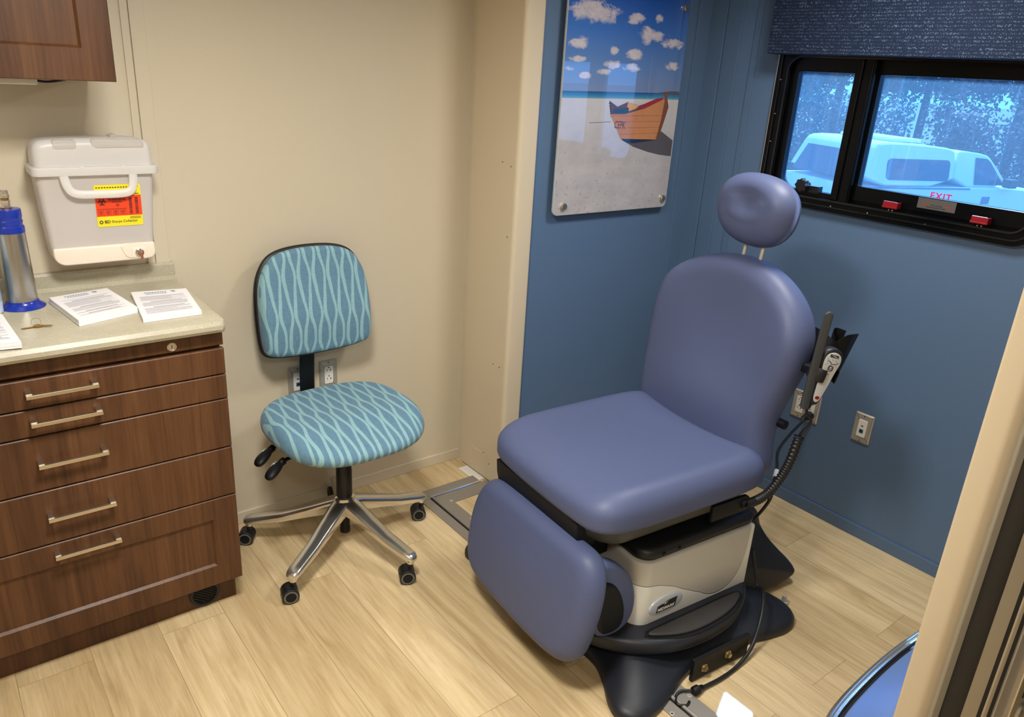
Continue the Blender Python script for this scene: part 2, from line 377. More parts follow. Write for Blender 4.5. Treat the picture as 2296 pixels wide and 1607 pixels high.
def mat_print():
    """beach photograph: sky with clouds, sea strip, sand; object x across, z up from the panel's lower left corner"""
    m, n, out = newmat('printed beach photograph'); p = n('ShaderNodeBsdfPrincipled')
    tc = n('ShaderNodeTexCoord').outputs['Object']; sp = n('ShaderNodeSeparateXYZ', ins={0: tc}); X = sp.outputs[0]; Z = sp.outputs[2]
    Z = n.math('SUBTRACT', Z, n.math('MULTIPLY', X, 0.012))
    sky = n.ramp(n.math('DIVIDE', n.math('SUBTRACT', Z, 0.44), 0.34), [(0.0, S(122, 140, 176)), (0.25, S(100, 136, 190)), (0.6, S(64, 116, 196)), (1.0, S(34, 84, 178))])
    dk = n.math('MULTIPLY', n.math('SUBTRACT', X, 0.1), 0.45)
    sky = n.mix(dk, sky, S(16, 44, 112))
    nz = n.noise(n.obj((17, 1, 26)), 1.0, 7, 0.62, 0.4); acc = None
    for cx, cz, rx, rz in ((0.13, 0.702, 0.115, 0.036), (0.328, 0.692, 0.04, 0.017), (0.446, 0.699, 0.021, 0.018), (0.414, 0.638, 0.08, 0.028), (0.546, 0.617, 0.055, 0.018), (0.058, 0.596, 0.05, 0.021), (0.235, 0.581, 0.022, 0.015), (0.348, 0.572, 0.05, 0.018), (0.05, 0.547, 0.042, 0.011), (0.227, 0.534, 0.04, 0.015), (0.332, 0.527, 0.042, 0.015), (0.552, 0.542, 0.042, 0.016), (0.194, 0.509, 0.04, 0.011), (0.104, 0.495, 0.024, 0.011), (0.027, 0.513, 0.024, 0.008)):
        dx = n.math('DIVIDE', n.math('SUBTRACT', X, cx), rx); dz = n.math('DIVIDE', n.math('SUBTRACT', Z, cz - 0.005), rz)
        d = n.math('SUBTRACT', 1.0, n.math('ADD', n.math('MULTIPLY', dx, dx), n.math('MULTIPLY', dz, dz)))
        acc = d if acc is None else n.math('MAXIMUM', acc, d)
    cf = n.math('ADD', n.math('MAXIMUM', acc, -1.5), n.math('MULTIPLY_ADD', nz, 5.2, -2.45))
    cl = n.ramp(cf, [(0.0, (0, 0, 0, 1)), (0.85, (0.92, 0.92, 0.92, 1))])
    ccol = n.mix(n.noise(n.obj((40, 1, 60)), 1.0, 4), S(176, 170, 188), S(238, 226, 220))
    sky = n.mix(cl, sky, ccol)
    sea = n.ramp(n.math('DIVIDE', n.math('SUBTRACT', Z, 0.412), 0.024), [(0.0, S(120, 160, 170)), (0.3, S(60, 132, 168)), (0.9, S(30, 84, 140)), (1.0, S(30, 70, 130))])
    sn = n.noise(n.obj((60, 1, 60)), 1.0, 6, 0.7); sb = n.noise(n.obj((9, 1, 16)), 1.0, 4)
    sand = n.mix(sb, S(162, 158, 162), S(204, 198, 194))
    speck = n.ramp(sn, [(0.33, (1, 1, 1, 1)), (0.41, (0, 0, 0, 1))]); low = n.math('SUBTRACT', 1.0, n.math('MULTIPLY', Z, 3.2), 0.0)
    low = n.math('MAXIMUM', 0.0, n.math('MINIMUM', 1.0, low))
    sand = n.mix(n.math('MULTIPLY', speck, low), sand, S(96, 88, 88))
    up = n.math('MULTIPLY', n.math('SUBTRACT', Z, 0.24), 4.0); up = n.math('MAXIMUM', 0.0, n.math('MINIMUM', 0.8, up))
    sand = n.mix(up, sand, S(206, 202, 200))
    c = n.mix(n.math('GREATER_THAN', Z, 0.412), sand, sea); c = n.mix(n.math('GREATER_THAN', Z, 0.436), c, sky)
    n.nt.links.new(c, p.inputs['Base Color']); p.inputs['Roughness'].default_value = 0.25; p.inputs['Coat Weight'].default_value = 1.0; p.inputs['Coat Roughness'].default_value = 0.015; p.inputs['Coat IOR'].default_value = 1.9
    n.nt.links.new(p.outputs[0], out.inputs[0]); return m
M_print = mat_print()
def pmat(name, c, var=0.12): return pbr(name, c, 0.3, coat=1.0, var=var, vscale=40)
M_boat = pmat('printed boat wood', S(190, 126, 76)); M_boatside = pmat('printed boat shadow side', S(120, 66, 38)); M_boatred = pmat('printed red cloth', S(150, 36, 44))
M_boatin = pmat('printed boat interior', S(96, 66, 62)); M_boatcover = pmat('printed blue tarpaulin', S(36, 70, 100)); M_boatyel = pmat('printed pale plank', S(210, 160, 96))
M_boatshade = pmat('printed sand shadow', S(84, 78, 82)); M_boatband = pmat('printed keel band', S(30, 46, 66)); M_boatline = pmat('printed dark lettering', S(52, 36, 30))

# ================================================================== the setting
b = B(); b.box(-1.3, 2.70, -1.6, 2.5, -0.10, 0.0); struct(b.build('floor', M_floor, smooth=0))
b = B(); b.box(-1.3, 2.70, -1.6, 2.5, 2.15, 2.25); struct(b.build('ceiling', M_ceil, smooth=0))
b = B(); b.box(-1.3, 1.86, 2.44, 2.50, 0, 2.15); struct(b.build('wall_back', M_beige, smooth=0))
b = B(); b.box(-1.36, -1.3, -1.6, 2.5, 0, 2.15); struct(b.build('wall_left', M_beige, smooth=0))
b = B(); b.box(-1.36, 2.70, -1.66, -1.6, 0, 2.15); struct(b.build('wall_front', M_beige, smooth=0))
b = B(); b.box(1.775, 2.645, 2.14, 2.18, 0, 2.15); struct(b.build('wall_alcove', M_blue, smooth=0))
# right wall with the window opening (y 0.80..1.765, z 1.20..1.74)
WY0, WY1, WZ0, WZ1 = 0.83, 1.765, 1.20, 1.76
b = B(); b.box(2.645, 2.70, -1.6, WY0, 0, 2.15); b.box(2.645, 2.70, WY1, 2.18, 0, 2.15); b.box(2.645, 2.70, WY0, WY1, 0, WZ0); b.box(2.645, 2.70, WY0, WY1, WZ1, 2.15)
struct(b.build('wall_right', M_blue, smooth=0))
# slide-out flange post between the beige and blue walls
b = B(); b.prism(rrect(1.69, 1.777, 2.124, 2.40, (0, 0, 0.018, 0.012)), 'z', 0.006, 2.15, 0.0)
post = struct(b.build('trim_1', M_trim, smooth=50))
b = B(); b.box(1.6885, 1.6905, 2.214, 2.325, 0.012, 0.112); hp = b.build('access_plate', M_trim, post, smooth=0, bevel=0.0006)
for (yy, zz) in ((2.205, 0.52), (2.165, 0.52), (2.21, 1.29), (2.16, 1.28), (2.20, 0.08), (2.16, 1.03), (2.24, 0.115)):
    b = B(); b.cyl((1.6905, yy, zz), (1.688, yy, zz), 0.0022, 8); b.build('screw', M_shell, post)
b = B(); b.box(1.70, 1.86, 2.36, 2.44, 0, 2.15); struct(b.build('trim_2', M_beige, smooth=0))
# battens on the beige wall behind the sharps box and on the blue wall
b = B(); b.box(0.536, 0.556, 2.434, 2.441, 0, 2.15); b.box(0.558, 0.597, 2.431, 2.441, 0, 2.15); struct(b.build('trim_3', M_beige, smooth=0, bevel=0.0015))
b = B(); b.box(2.632, 2.646, 2.06, 2.14, 0, 2.15); b.box(2.555, 2.646, 2.132, 2.141, 0, 2.15); b.box(2.638, 2.646, 1.985, 2.058, 0, 2.15); b.box(2.640, 2.646, 1.90, 1.925, 0, 2.15); struct(b.build('trim_4', M_bluetrim, smooth=0, bevel=0.0015))
b = B(); b.box(-1.3, 1.70, 2.432, 2.441, 0, 0.045); struct(b.build('baseboard_back', M_beige, smooth=0, bevel=0.002))
b = B(); b.box(2.637, 2.646, 0.29, 2.14, 0, 0.05); struct(b.build('baseboard_right', M_bluetrim, smooth=0, bevel=0.002))
b = B(); b.box(1.775, 2.64, 2.131, 2.141, 0, 0.05); struct(b.build('baseboard_alcove', M_bluetrim, smooth=0, bevel=0.002))
# door post near the camera: partition end with rubber seal and track
b = B(); b.prism(rrect(0.941, 2.70, 0.252, 0.288, (0, 0.004, 0.012, 0)), 'z', 0, 2.15); dp = struct(b.build('door_1', M_post, smooth=50))
b = B(); b.box(0.952, 0.984, 0.247, 0.256, 0, 2.15); b.box(1.028, 1.064, 0.244, 0.256, 0, 2.15); b.build('door_stop', M_taupe, dp, smooth=50, bevel=0.003)
b = B(); b.tube([(1.006, 0.250, 0.0), (1.006, 0.250, 2.15)], 0.021, 16); b.box(1.172, 1.198, 0.247, 0.256, 0, 2.15); b.box(1.226, 1.254, 0.246, 0.256, 0, 2.15); b.build('rubber_seal', M_rubber, dp)
b = B(); b.box(1.066, 1.170, 0.2465, 0.256, 0, 2.15); b.box(1.20, 1.224, 0.245, 0.256, 0, 2.15); b.build('edge_strip', M_trim, dp, smooth=0, bevel=0.002)
b = B(); b.box(1.258, 1.50, 0.243, 0.256, 0, 2.15); b.build('metal_channel', M_steel, dp, smooth=0, bevel=0.002)
b = B(); b.prism(rrect(1.33, 1.46, 0.555, 0.80, 0.012), 'y', 0.236, 0.245, 0.002); lp = b.build('strike_plate', M_chrome, dp)
b = B(); b.box(1.368, 1.42, 0.2345, 0.2375, 0.635, 0.74); b.build('strike_slot', M_black, lp, smooth=0)
b = B(); b.lathe([(0.0, 0.006), (0.016, 0.004), (0.02, 0.0)], n=20); b.lathe([(0.006, 0.0075), (0.0001, 0.0074)], n=6); b.build('screw', M_chrome, lp, xf=lambda v: Vector((1.387 + v.x, 0.236 - v.z, 0.594 + v.y)))

# ------------------------------------------------------------------ floor track plates
t = thing('floor_track', 'flat steel slide-out track plates set in an L shape into the floor', 'floor track', (1.45, 2.2, 0))
b = B()
b.box(1.373, 1.412, 0.2, 2.268, 0, 0.0035); b.box(1.428, 1.480, 0.2, 2.135, 0, 0.004); b.box(1.412, 1.66, 2.222, 2.268, 0, 0.0035); b.box(1.428, 1.71, 2.135, 2.205, 0, 0.004)
b.build('plate', M_floorsteel, t, world=True, smooth=0, bevel=0.001)
b = B(); b.tube([(1.424, 0.2, 0.004), (1.424, 2.205, 0.004)], 0.0055, 10); b.build('ridge', M_floorsteel, t, world=True)
b = B(); b.tube([(1.417, 2.2135, 0.0025), (1.66, 2.2135, 0.0025)], 0.0055, 10); b.build('ridge', M_chrome, t, world=True)
b = B(); b.box(1.411, 1.421, 0.2, 2.21, 0.0, 0.0012); b.build('groove', M_black, t, world=True, smooth=0)
for x, y in ((1.475, 2.150), (1.62, 2.142), (1.468, 2.00), (1.47, 1.4), (1.470, 0.945), (1.38, 0.93), (1.47, 0.6)):
    b = B(); b.lathe([(0.0075, 0.0035), (0.0065, 0.0046), (0.003, 0.0046), (0.0025, 0.0035)], x, y, 12); b.build('screw', M_steel, t, world=True)
b = B(); b.box(1.645, 1.69, 2.224, 2.352, 0, 0.003); tag(b.build('threshold_plate', M_white, loc=(1.667, 2.288, 0), smooth=0, bevel=0.001), 'small white threshold plate on the floor at the foot of the beige post', 'plate')

# ================================================================== window wall
w = struct(empty('window_1', (2.645, 1.30, 1.18)))
fo = rrect(0.80, 1.785, 1.180, 1.76, (0.02, 0.02, 0.085, 0.085))
fo = [(q[0], q[1]) for q in rrect(0.80, 1.785, 1.181, 1.775, 0.075, 8)]
fi = rrect(0.835, 1.735, 1.222, 1.70, 0.05, 8)
def ring_prism(b, o, i, axis, lo, hi, mi=0):
    def P(q, h): return {'y': (q[0], h, q[1]), 'x': (h, q[0], q[1]), 'z': (q[0], q[1], h)}[axis]
    n = len(o); assert n == len(i)
    b.loft([[P(q, lo) for q in o], [P(q, hi) for q in o], [P(q, hi) for q in i], [P(q, lo) for q in i], [P(q, lo) for q in o]], False, False, mi)
b = B(); ring_prism(b, fo, fi, 'x', 2.622, 2.698)
b.build('frame', M_frame, w, world=True, bevel=0.004, smooth=40)
b = B(); b.box(2.630, 2.646, 1.786, 1.794, 1.24, 1.72); b.build('flange', M_steel, w, world=True, smooth=40)
b = B()   # raised lip with thin ribs round the frame
ring_prism(b, inset(fo, 0.016), inset(fo, 0.020), 'x', 2.616, 2.624); ring_prism(b, inset(fi, -0.004), inset(fi, 0.002), 'x', 2.614, 2.63)
b.build('lip', pbr('glossy black lip', S(16, 18, 22), 0.16, spec=0.6), w, world=True, smooth=40)
b = B(); b.box(2.626, 2.69, 1.412, 1.475, 1.215, 1.71); b.box(2.618, 2.65, 1.452, 1.478, 1.225, 1.70); b.box(2.620, 2.65, 1.416, 1.424, 1.225, 1.70); b.build('mullion', M_frame, w, world=True, smooth=0, bevel=0.003)
b = B(); ring_prism(b, rrect(1.47, 1.737, 1.22, 1.702, (0.005, 0.005, 0.005, 0.05), 6), rrect(1.482, 1.704, 1.242, 1.652, (0.004, 0.004, 0.004, 0.05), 6), 'x', 2.636, 2.672); b.build('vent_sash', M_frame, w, world=True, bevel=0.002)
b = B(); ring_prism(b, rrect(0.83, 1.414, 1.222, 1.702, (0.004, 0.004, 0.05, 0.004), 6), rrect(0.85, 1.402, 1.283, 1.652, (0.004, 0.004, 0.02, 0.004), 6), 'x', 2.650, 2.684); b.build('fixed_sash', M_frame, w, world=True, bevel=0.002)
b = B(); b.box(2.660, 2.664, 1.47, 1.73, 1.23, 1.69); b.build('pane', M_glass, w, world=True, smooth=0)
b = B(); b.box(2.672, 2.676, 0.835, 1.41, 1.24, 1.69); b.build('pane', M_glass, w, world=True, smooth=0)
b = B(); b.box(2.645, 2.656, 0.85, 1.405, 1.232, 1.284); lg = b.build('ledge', M_frame, w, world=True, smooth=0, bevel=0.002)
M_sticker = pbr('grey window sticker', S(88, 86, 84), 0.4)
M_stred = pbr('dull red print', S(150, 60, 56), 0.5)
b = B(); b.box(2.6440, 2.6452, 1.058, 1.180, 1.247, 1.281)
O = (2.6439, 1.119, 1.264); U = (0, -1, 0); V = (0, 0, 1)
flat(b, [(-.050, -.003), (-.042, .001), (-.042, -.001), (-.024, -.001), (-.024, -.005), (-.042, -.005), (-.042, -.007)], O, U, V, 0.0003, 1)
flat(b, [(.050, -.003), (.042, .001), (.042, -.001), (.024, -.001), (.024, -.005), (.042, -.005), (.042, -.007)][::-1], O, U, V, 0.0003, 1)
add_text(b, 'PULL HANDLES', 0.0055, (2.6437, 1.119, 1.2605), U, V, 2); add_text(b, 'PUSH WINDOW TO OPEN', 0.0050, (2.6437, 1.119, 1.2535), U, V, 2)
b.build('sticker', [M_sticker, M_stred, M_inkdark], w, world=True, smooth=0)
b = B(); add_text(b, 'EXIT', 0.030, (2.6715, 1.124, 1.2875), U, V, 0, bold=0.0006, spacing=1.15); b.build('exit_lettering', M_exit, w, world=True, smooth=0)
for yy in (1.252, 0.967):
    b = B(); b.box(2.605, 2.636, yy - 0.026, yy + 0.026, 1.233, 1.240); b.box(2.605, 2.611, yy - 0.024, yy + 0.024, 1.238, 1.256); b.box(2.605, 2.634, yy - 0.026, yy - 0.021, 1.236, 1.254); b.build('release_handle', M_red, w, world=True, smooth=0, bevel=0.002)
    b = B()
    for q in (-0.006, 0.006): b.cyl((2.623, yy + q, 1.226), (2.619, yy + q, 1.226), 0.0022, 8)
    b.build('screw', M_chrome, w, world=True)
b = B(); b.tube([(2.640, 1.585, 1.262), (2.600, 1.585, 1.262)], [0.012, 0.013], 14)
kn = [(0.0235 + 0.0022 * math.cos(8 * a)) for a in [2 * PI * i / 48 for i in range(48)]]
for x0, x1 in ((2.590, 2.612),):
    b.loft([[(x, 1.585 + r * s * math.cos(2 * PI * i / 48), 1.262 + r * s * math.sin(2 * PI * i / 48)) for i, r in enumerate(kn)] for x, s in ((x1, 0.9), (x1 - 0.003, 1), (x0 + 0.003, 1), (x0, 0.85))])
b.box(2.622, 2.65, 1.530, 1.575, 1.238, 1.262)
b.build('latch_knob', M_black, w, world=True)
b = B()
for y, z in ((1.764, 1.62), (1.764, 1.50), (1.764, 1.40), (1.60, 1.203), (1.47, 1.203), (1.33, 1.203), (1.13, 1.200), (0.92, 1.198)): b.cyl((2.623, y, z), (2.6205, y, z), 0.0022, 8)
b.build('frame_screw', M_steel, w, world=True)
b = B(); b.prism(rrect(0.30, 1.79, 1.705, 2.12, 0.006), 'x', 2.545, 2.6445, 0.004)
tag(b.build('window_valance', M_valance, loc=(2.60, 1.05, 1.705)), 'dark navy woven fabric valance box across the top of the window', 'valance')

# wall outlets
def outlet(name, label, cat, frame, gangs, kinds, group=None):
    """frame(u, v, d): u across, v up, d out of the wall; centred"""
    W = 0.070 + 0.0465 * (gangs - 1); t = thing(name, label, cat, frame(0, -0.0575, 0), 0, group)
    def bb(bld, u0, u1, v0, v1, d0, d1, mi=0):
        bld.add([frame(u, v, d) for d in (d0, d1) for v in (v0, v1) for u in (u0, u1)], [(0, 2, 3, 1), (4, 5, 7, 6), (0, 1, 5, 4), (2, 6, 7, 3), (0, 4, 6, 2), (1, 3, 7, 5)], mi)
    b = B(); n = 24
    rings = []
    for d, ins in ((0.0, 0.0), (0.0025, 0.0), (0.006, 0.0045)): rings.append([frame(u, v, d) for u, v in inset(rrect(-W / 2, W / 2, -0.0575, 0.0575, 0.003, 3), ins)])
    b.loft(rings); b.build('cover_plate', M_steel, t, world=True, smooth=25)
    for g in range(gangs):
        u = (g - (gangs - 1) / 2) * 0.0465
        b = B(); rings = [[frame(u + a, c, d) for a, c in inset(rrect(-0.0165, 0.0165, -0.0335, 0.0335, 0.003, 3), i)] for d, i in ((0.004, 0), (0.0078, 0), (0.0085, 0.001))]
        b.loft(rings); rc = b.build('receptacle', M_white, t, world=True, smooth=25)
        b = B()
        if kinds[g] == 'power':
            for vv in (0.019, -0.014):
                bb(b, u - 0.0075, u - 0.0055, vv - 0.003, vv + 0.004, 0.0086, 0.0089); bb(b, u + 0.005, u + 0.0075, vv - 0.004, vv + 0.004, 0.0086, 0.0089); bb(b, u + 0.0075, u + 0.0095, vv - 0.0008, vv + 0.0012, 0.0086, 0.0089)
                b.add([frame(u + 0.0026 * math.cos(a), vv + 0.0105 + 0.0026 * math.sin(a), 0.0089) for a in [2 * PI * i / 10 for i in range(10)]], [list(range(10))])
            b.build('slots', M_inkdark, rc, smooth=0, xf=lambda v: v - Vector(t.location))
        else:
            bb(b, u - 0.0045, u + 0.0045, 0.008, 0.0125, 0.0086, 0.0089); b.build('usb_port', M_shell, rc, smooth=0, xf=lambda v: v - Vector(t.location))
            b = B(); bb(b, u - 0.0075, u + 0.0075, -0.018, -0.003, 0.0086, 0.0092); bb(b, u - 0.005, u + 0.005, -0.014, -0.006, 0.0092, 0.0095, 1); b.build('network_port', [M_port, M_inkdark], rc, smooth=0, xf=lambda v: v - Vector(t.location))
    for g in range(gangs):
        u = (g - (gangs - 1) / 2) * 0.0465
        for vv in (0.0485, -0.0485):
            b = B(); b.add([frame(u + 0.003 * math.cos(a), vv + 0.003 * math.sin(a), 0.0064) for a in [2 * PI * i / 10 for i in range(10)]], [list(range(10))]); b.build('plate_screw', M_shell, t, world=True, smooth=0)
    return t
outlet('wall_outlet', 'steel plated white power outlet on the beige wall, right of the office chair back strap', 'outlet', lambda u, v, d: Vector((1.106 + u, 2.4401 - d, 0.5115 + v)), 1, ['power'])
outlet('data_outlet', 'steel plated data outlet on the beige wall, half hidden by the office chair strap', 'outlet', lambda u, v, d: Vector((0.987 + u, 2.4401 - d, 0.5095 + v)), 1, ['data'])
outlet('wall_outlet', 'double steel outlet plate on the blue wall behind the exam chair hand control', 'outlet', lambda u, v, d: Vector((2.6449 - d, 1.4155 - u, 0.4275 + v)), 2, ['power', 'power'])
outlet('data_outlet', 'single steel data outlet plate alone on the blue wall, blue port showing', 'outlet', lambda u, v, d: Vector((2.6449 - d, 1.180 - u, 0.4305 + v)), 1, ['data'])

# picture
PX, PZ, PYF = 1.853, 1.104, 2.106
t = thing('wall_picture', 'frameless glossy beach picture with a wooden boat, bolted to the blue wall', 'picture', (PX, 2.14, PZ))
b = B(); b.prism(rrect(0, 0.615, 0, 0.785, 0.022), 'y', -0.034, -0.0245, 0.001); b.build('acrylic_panel', pbr('acrylic edge', S(200, 205, 205), 0.15), t)
b = B(); q = inset(rrect(0, 0.615, 0, 0.785, 0.022), 0.0012); OO = (0, -0.0345, 0); UU = (1, 0, 0); VV = (0, 0, 1)
flat(b, q, OO, UU, VV, 0, 0)
def pz(pts, mi, d): flat(b, pts, OO, UU, VV, d, mi)
pz([(0.48, 0.441), (0.612, 0.438), (0.612, 0.450), (0.56, 0.450), (0.529, 0.447)], 7, 0.0001)
pz([(0.314, 0.27), (0.385, 0.243), (0.47, 0.222), (0.539, 0.21), (0.609, 0.203), (0.609, 0.265), (0.531, 0.302), (0.519, 0.272)], 7, 0.0001)
pz([(0.309, 0.275), (0.52, 0.27), (0.479, 0.264), (0.383, 0.256), (0.343, 0.259)], 8, 0.0002)
pz([(0.233, 0.409), (0.278, 0.388), (0.332, 0.406), (0.392, 0.394), (0.525, 0.423), (0.50, 0.36), (0.319, 0.345), (0.249, 0.35), (0.240, 0.38)], 4, 0.0002)
pz([(0.244, 0.361), (0.31, 0.273), (0.52, 0.269), (0.542, 0.332), (0.56, 0.392), (0.546, 0.424), (0.522, 0.418), (0.426, 0.384), (0.32, 0.362), (0.259, 0.361)], 1, 0.0003)
pz([(0.26, 0.38), (0.339, 0.385), (0.334, 0.366), (0.258, 0.364)], 5, 0.0004)
pz([(0.332, 0.406), (0.393, 0.393), (0.375, 0.382), (0.341, 0.373), (0.329, 0.388)], 6, 0.0004)
pz([(0.379, 0.382), (0.415, 0.399), (0.484, 0.421), (0.524, 0.426), (0.522, 0.418), (0.426, 0.385)], 3, 0.0005)
pz([(0.52, 0.269), (0.542, 0.332), (0.56, 0.392), (0.546, 0.424), (0.534, 0.418), (0.524, 0.337), (0.507, 0.269)], 2, 0.0004)
pz([(0.53, 0.418), (0.527, 0.447), (0.546, 0.445), (0.547, 0.418)], 2, 0.0005)
pz([(0.142, 0.3305), (0.250, 0.3345), (0.250, 0.333), (0.142, 0.329)], 9, 0.0002)
for k in range(4): z0 = 0.290 + k * 0.022; pz([(0.30 - k * 0.013, z0), (0.523 + k * 0.006, z0 + 0.004), (0.523 + k * 0.006, z0 + 0.003), (0.30 - k * 0.013, z0 - 0.001)], 2, 0.0004)
for k in range(5): z0 = 0.400 - k * 0.009; pz([(0.232 + k * 0.003, z0), (0.241 + k * 0.003, z0 + 0.003), (0.240 + k * 0.003, z0 - 0.002), (0.233 + k * 0.003, z0 - 0.004)], 9, 0.0004)
vs, fs = text_mesh('CEPK', 0.040, 0.0)
b.add([(0.300 + v[0] * 0.62 + v[1] * 0.1, -0.0350, 0.322 + v[1] * 0.95 - v[0] * 0.02) for v in vs], fs, 9)
b.build('print', [M_print, M_boat, M_boatside, M_boatred, M_boatin, M_boatcover, M_boatyel, M_boatshade, M_boatband, M_boatline], t, smooth=0)
for bx, bz in ((0.046, 0.034), (0.586, 0.037), (0.586, 0.748), (0.046, 0.748)):
    b = B(); b.lathe([(0.010, 0.0), (0.010, 0.028), (0.0125, 0.034), (0.0125, 0.044), (0.011, 0.0465), (0.0001, 0.047)], n=24)
    b.build('standoff_bolt', M_nickel, t, xf=lambda v, bx=bx, bz=bz: Vector((bx + v.x, 0.0 - v.z, bz + v.y)))

# ================================================================== cabinet, worktop, upper cabinet
def front(b, x0, x1, z0, z1, yf, th=0.019, mx=0, mz=0, mi=0):
    """drawer or door front; with margins it gets a recessed shaker panel"""
    def R(i, y, a=0, c=0): return [(x0 + i + a, y, z0 + i + c), (x1 - i - a, y, z0 + i + c), (x1 - i - a, y, z1 - i - c), (x0 + i + a, y, z1 - i - c)]
    rings = [R(0, yf + th), R(0, yf + 0.002), R(0.0022, yf)]
    if mx: rings += [R(0, yf, mx, mz), R(0.006, yf + 0.0075, mx, mz)]
    b.loft(rings, True, True, mi)
cab = thing('drawer_cabinet', 'walnut drawer unit with five bar handled drawers under the speckled worktop', 'cabinet', (0.21, 2.2, 0))
b = B(); b.box(-0.176, 0.602, 2.022, 2.438, 0.095, 0.8985); b.build('carcass', M_wood, cab, world=True, smooth=0, bevel=0.001)
b = B(); b.box(-0.176, 0.598, 2.052, 2.43, 0.0, 0.096); b.build('toe_kick', M_wood, cab, world=True, smooth=0, bevel=0.001)
b = B(); front(b, -0.18, 0.606, 0.855, 0.8985, 2.003); b.build('top_rail', M_wood, cab, world=True, smooth=0)
for z0, z1, hz, mx, mz in ((0.772, 0.846, 0.8135, 0, 0), (0.699, 0.7685, 0.740, 0, 0), (0.5485, 0.6955, 0.627, 0, 0), (0.3935, 0.545, 0.4755, 0, 0), (0.0995, 0.390, 0.363, 0.070, 0.066)):
    b = B(); front(b, -0.18, 0.606, z0, z1, 2.0, mx=mx, mz=mz); dr = b.build('drawer', M_wood, cab, world=True, smooth=0)
    b = B()
    b.box(0.134, 0.290, 1.967, 1.9765, hz - 0.0048, hz + 0.0048)
    for xx in (0.134, 0.2755): b.box(xx, xx + 0.0145, 1.974, 2.0, hz - 0.0048, hz + 0.0070)
    b.build('handle', M_nickel, dr, smooth=0, bevel=0.0012, xf=lambda v: v - Vector(cab.location))
b = B(); b.lathe([(0.0125, 0.0), (0.0125, 0.004), (0.011, 0.0055), (0.0085, 0.0055), (0.008, 0.0035), (0.0001, 0.0035)], n=28); b.box(-0.0008, 0.0008, -0.0045, 0.0045, 0.003, 0.0042, 1)
b.build('lock', [M_chrome, M_inkdark], cab, world=True, xf=lambda v: Vector((0.474 + v.x, 2.0035 - v.z, 0.872 + v.y)))
b = B(); b.lathe([(0.046, 0), (0.046, 0.004), (0.042, 0.007), (0.036, 0.006), (0.035, 0.003), (0.0001, 0.003)], n=40)
for k in range(-4, 5):
    h = math.sqrt(0.035 ** 2 - (k * 0.0078) ** 2); b.add([(-h, k * 0.0078 - 0.002, 0.003), (h, k * 0.0078 - 0.002, 0.003), (h, k * 0.0078 + 0.002, 0.006), (-h, k * 0.0078 + 0.002, 0.006)], [(0, 1, 2, 3)])
b.build('vent_grille', M_black, cab, world=True, xf=lambda v: Vector((0.503 + v.x * .8 + v.y * .6, 2.0515 - v.z, 0.049 + v.y * .8 - v.x * .6)))
b = B()
prof = [(2.44, 0.899), (1.985, 0.899), (1.972, 0.902), (1.966, 0.911), (1.966, 0.922), (1.972, 0.932), (1.986, 0.937), (2.398, 0.937), (2.412, 0.940), (2.420, 0.950), (2.421, 0.984), (2.425, 0.990), (2.44, 0.991)]
xs = [(-0.22, 0.0), (0.585, 0.0), (0.597, 0.0), (0.603, 0.004), (0.6065, 0.010)]
b.loft([[(x, y + (i if k in (1, 2, 3, 4, 5, 6) else 0), z + (0 if k not in (6, 7) else -i * 0.3)) for k, (y, z) in enumerate(prof)] for x, i in xs])
tag(b.build('worktop', M_counter, loc=(0.2, 2.2, 0.899), smooth=30), 'beige speckled worktop with coved backsplash on top of the drawer unit', 'worktop')
uc = thing('wall_cabinet', 'walnut shaker wall cabinet hanging above the worktop', 'cabinet', (0.1, 2.3, 1.517))
b = B(); b.box(-0.30, 0.440, 2.142, 2.438, 1.519, 2.10); b.build('carcass', M_wood, uc, world=True, smooth=0, bevel=0.001)
b = B(); front(b, -0.02, 0.443, 1.517, 2.098, 2.12, mx=0.066, mz=0.072); b.build('door', M_wood, uc, world=True, smooth=0)
b = B(); front(b, -0.30, -0.023, 1.517, 2.098, 2.12, mx=0.066, mz=0.072); b.build('door', M_wood, uc, world=True, smooth=0)
def mat_lamp():
    m, n, out = newmat('lit lamp diffuser'); e = n('ShaderNodeEmission', ins={0: (1.0, 0.96, 0.88, 1), 1: 5.0}); n.nt.links.new(e.outputs[0], out.inputs[0]); return m
uL = thing('under_cabinet_light', 'slim white strip light under the walnut wall cabinet', 'light', (0.1, 2.2, 1.517))
b = B(); b.prism(rrect(-0.25, 0.285, 2.17, 2.23, 0.01), 'z', 1.503, 1.5185, 0.002); b.build('housing', M_white, uL, world=True)
b = B(); b.box(-0.24, 0.20, 2.178, 2.222, 1.500, 1.5035); b.build('diffuser', mat_lamp(), uL, world=True, smooth=0)
b = B(); b.tube(spline([(0.285, 2.20, 1.511), (0.31, 2.21, 1.509), (0.345, 2.23, 1.513), (0.37, 2.26, 1.517)]), 0.0028, 8); b.build('cable', M_black, uL, world=True)

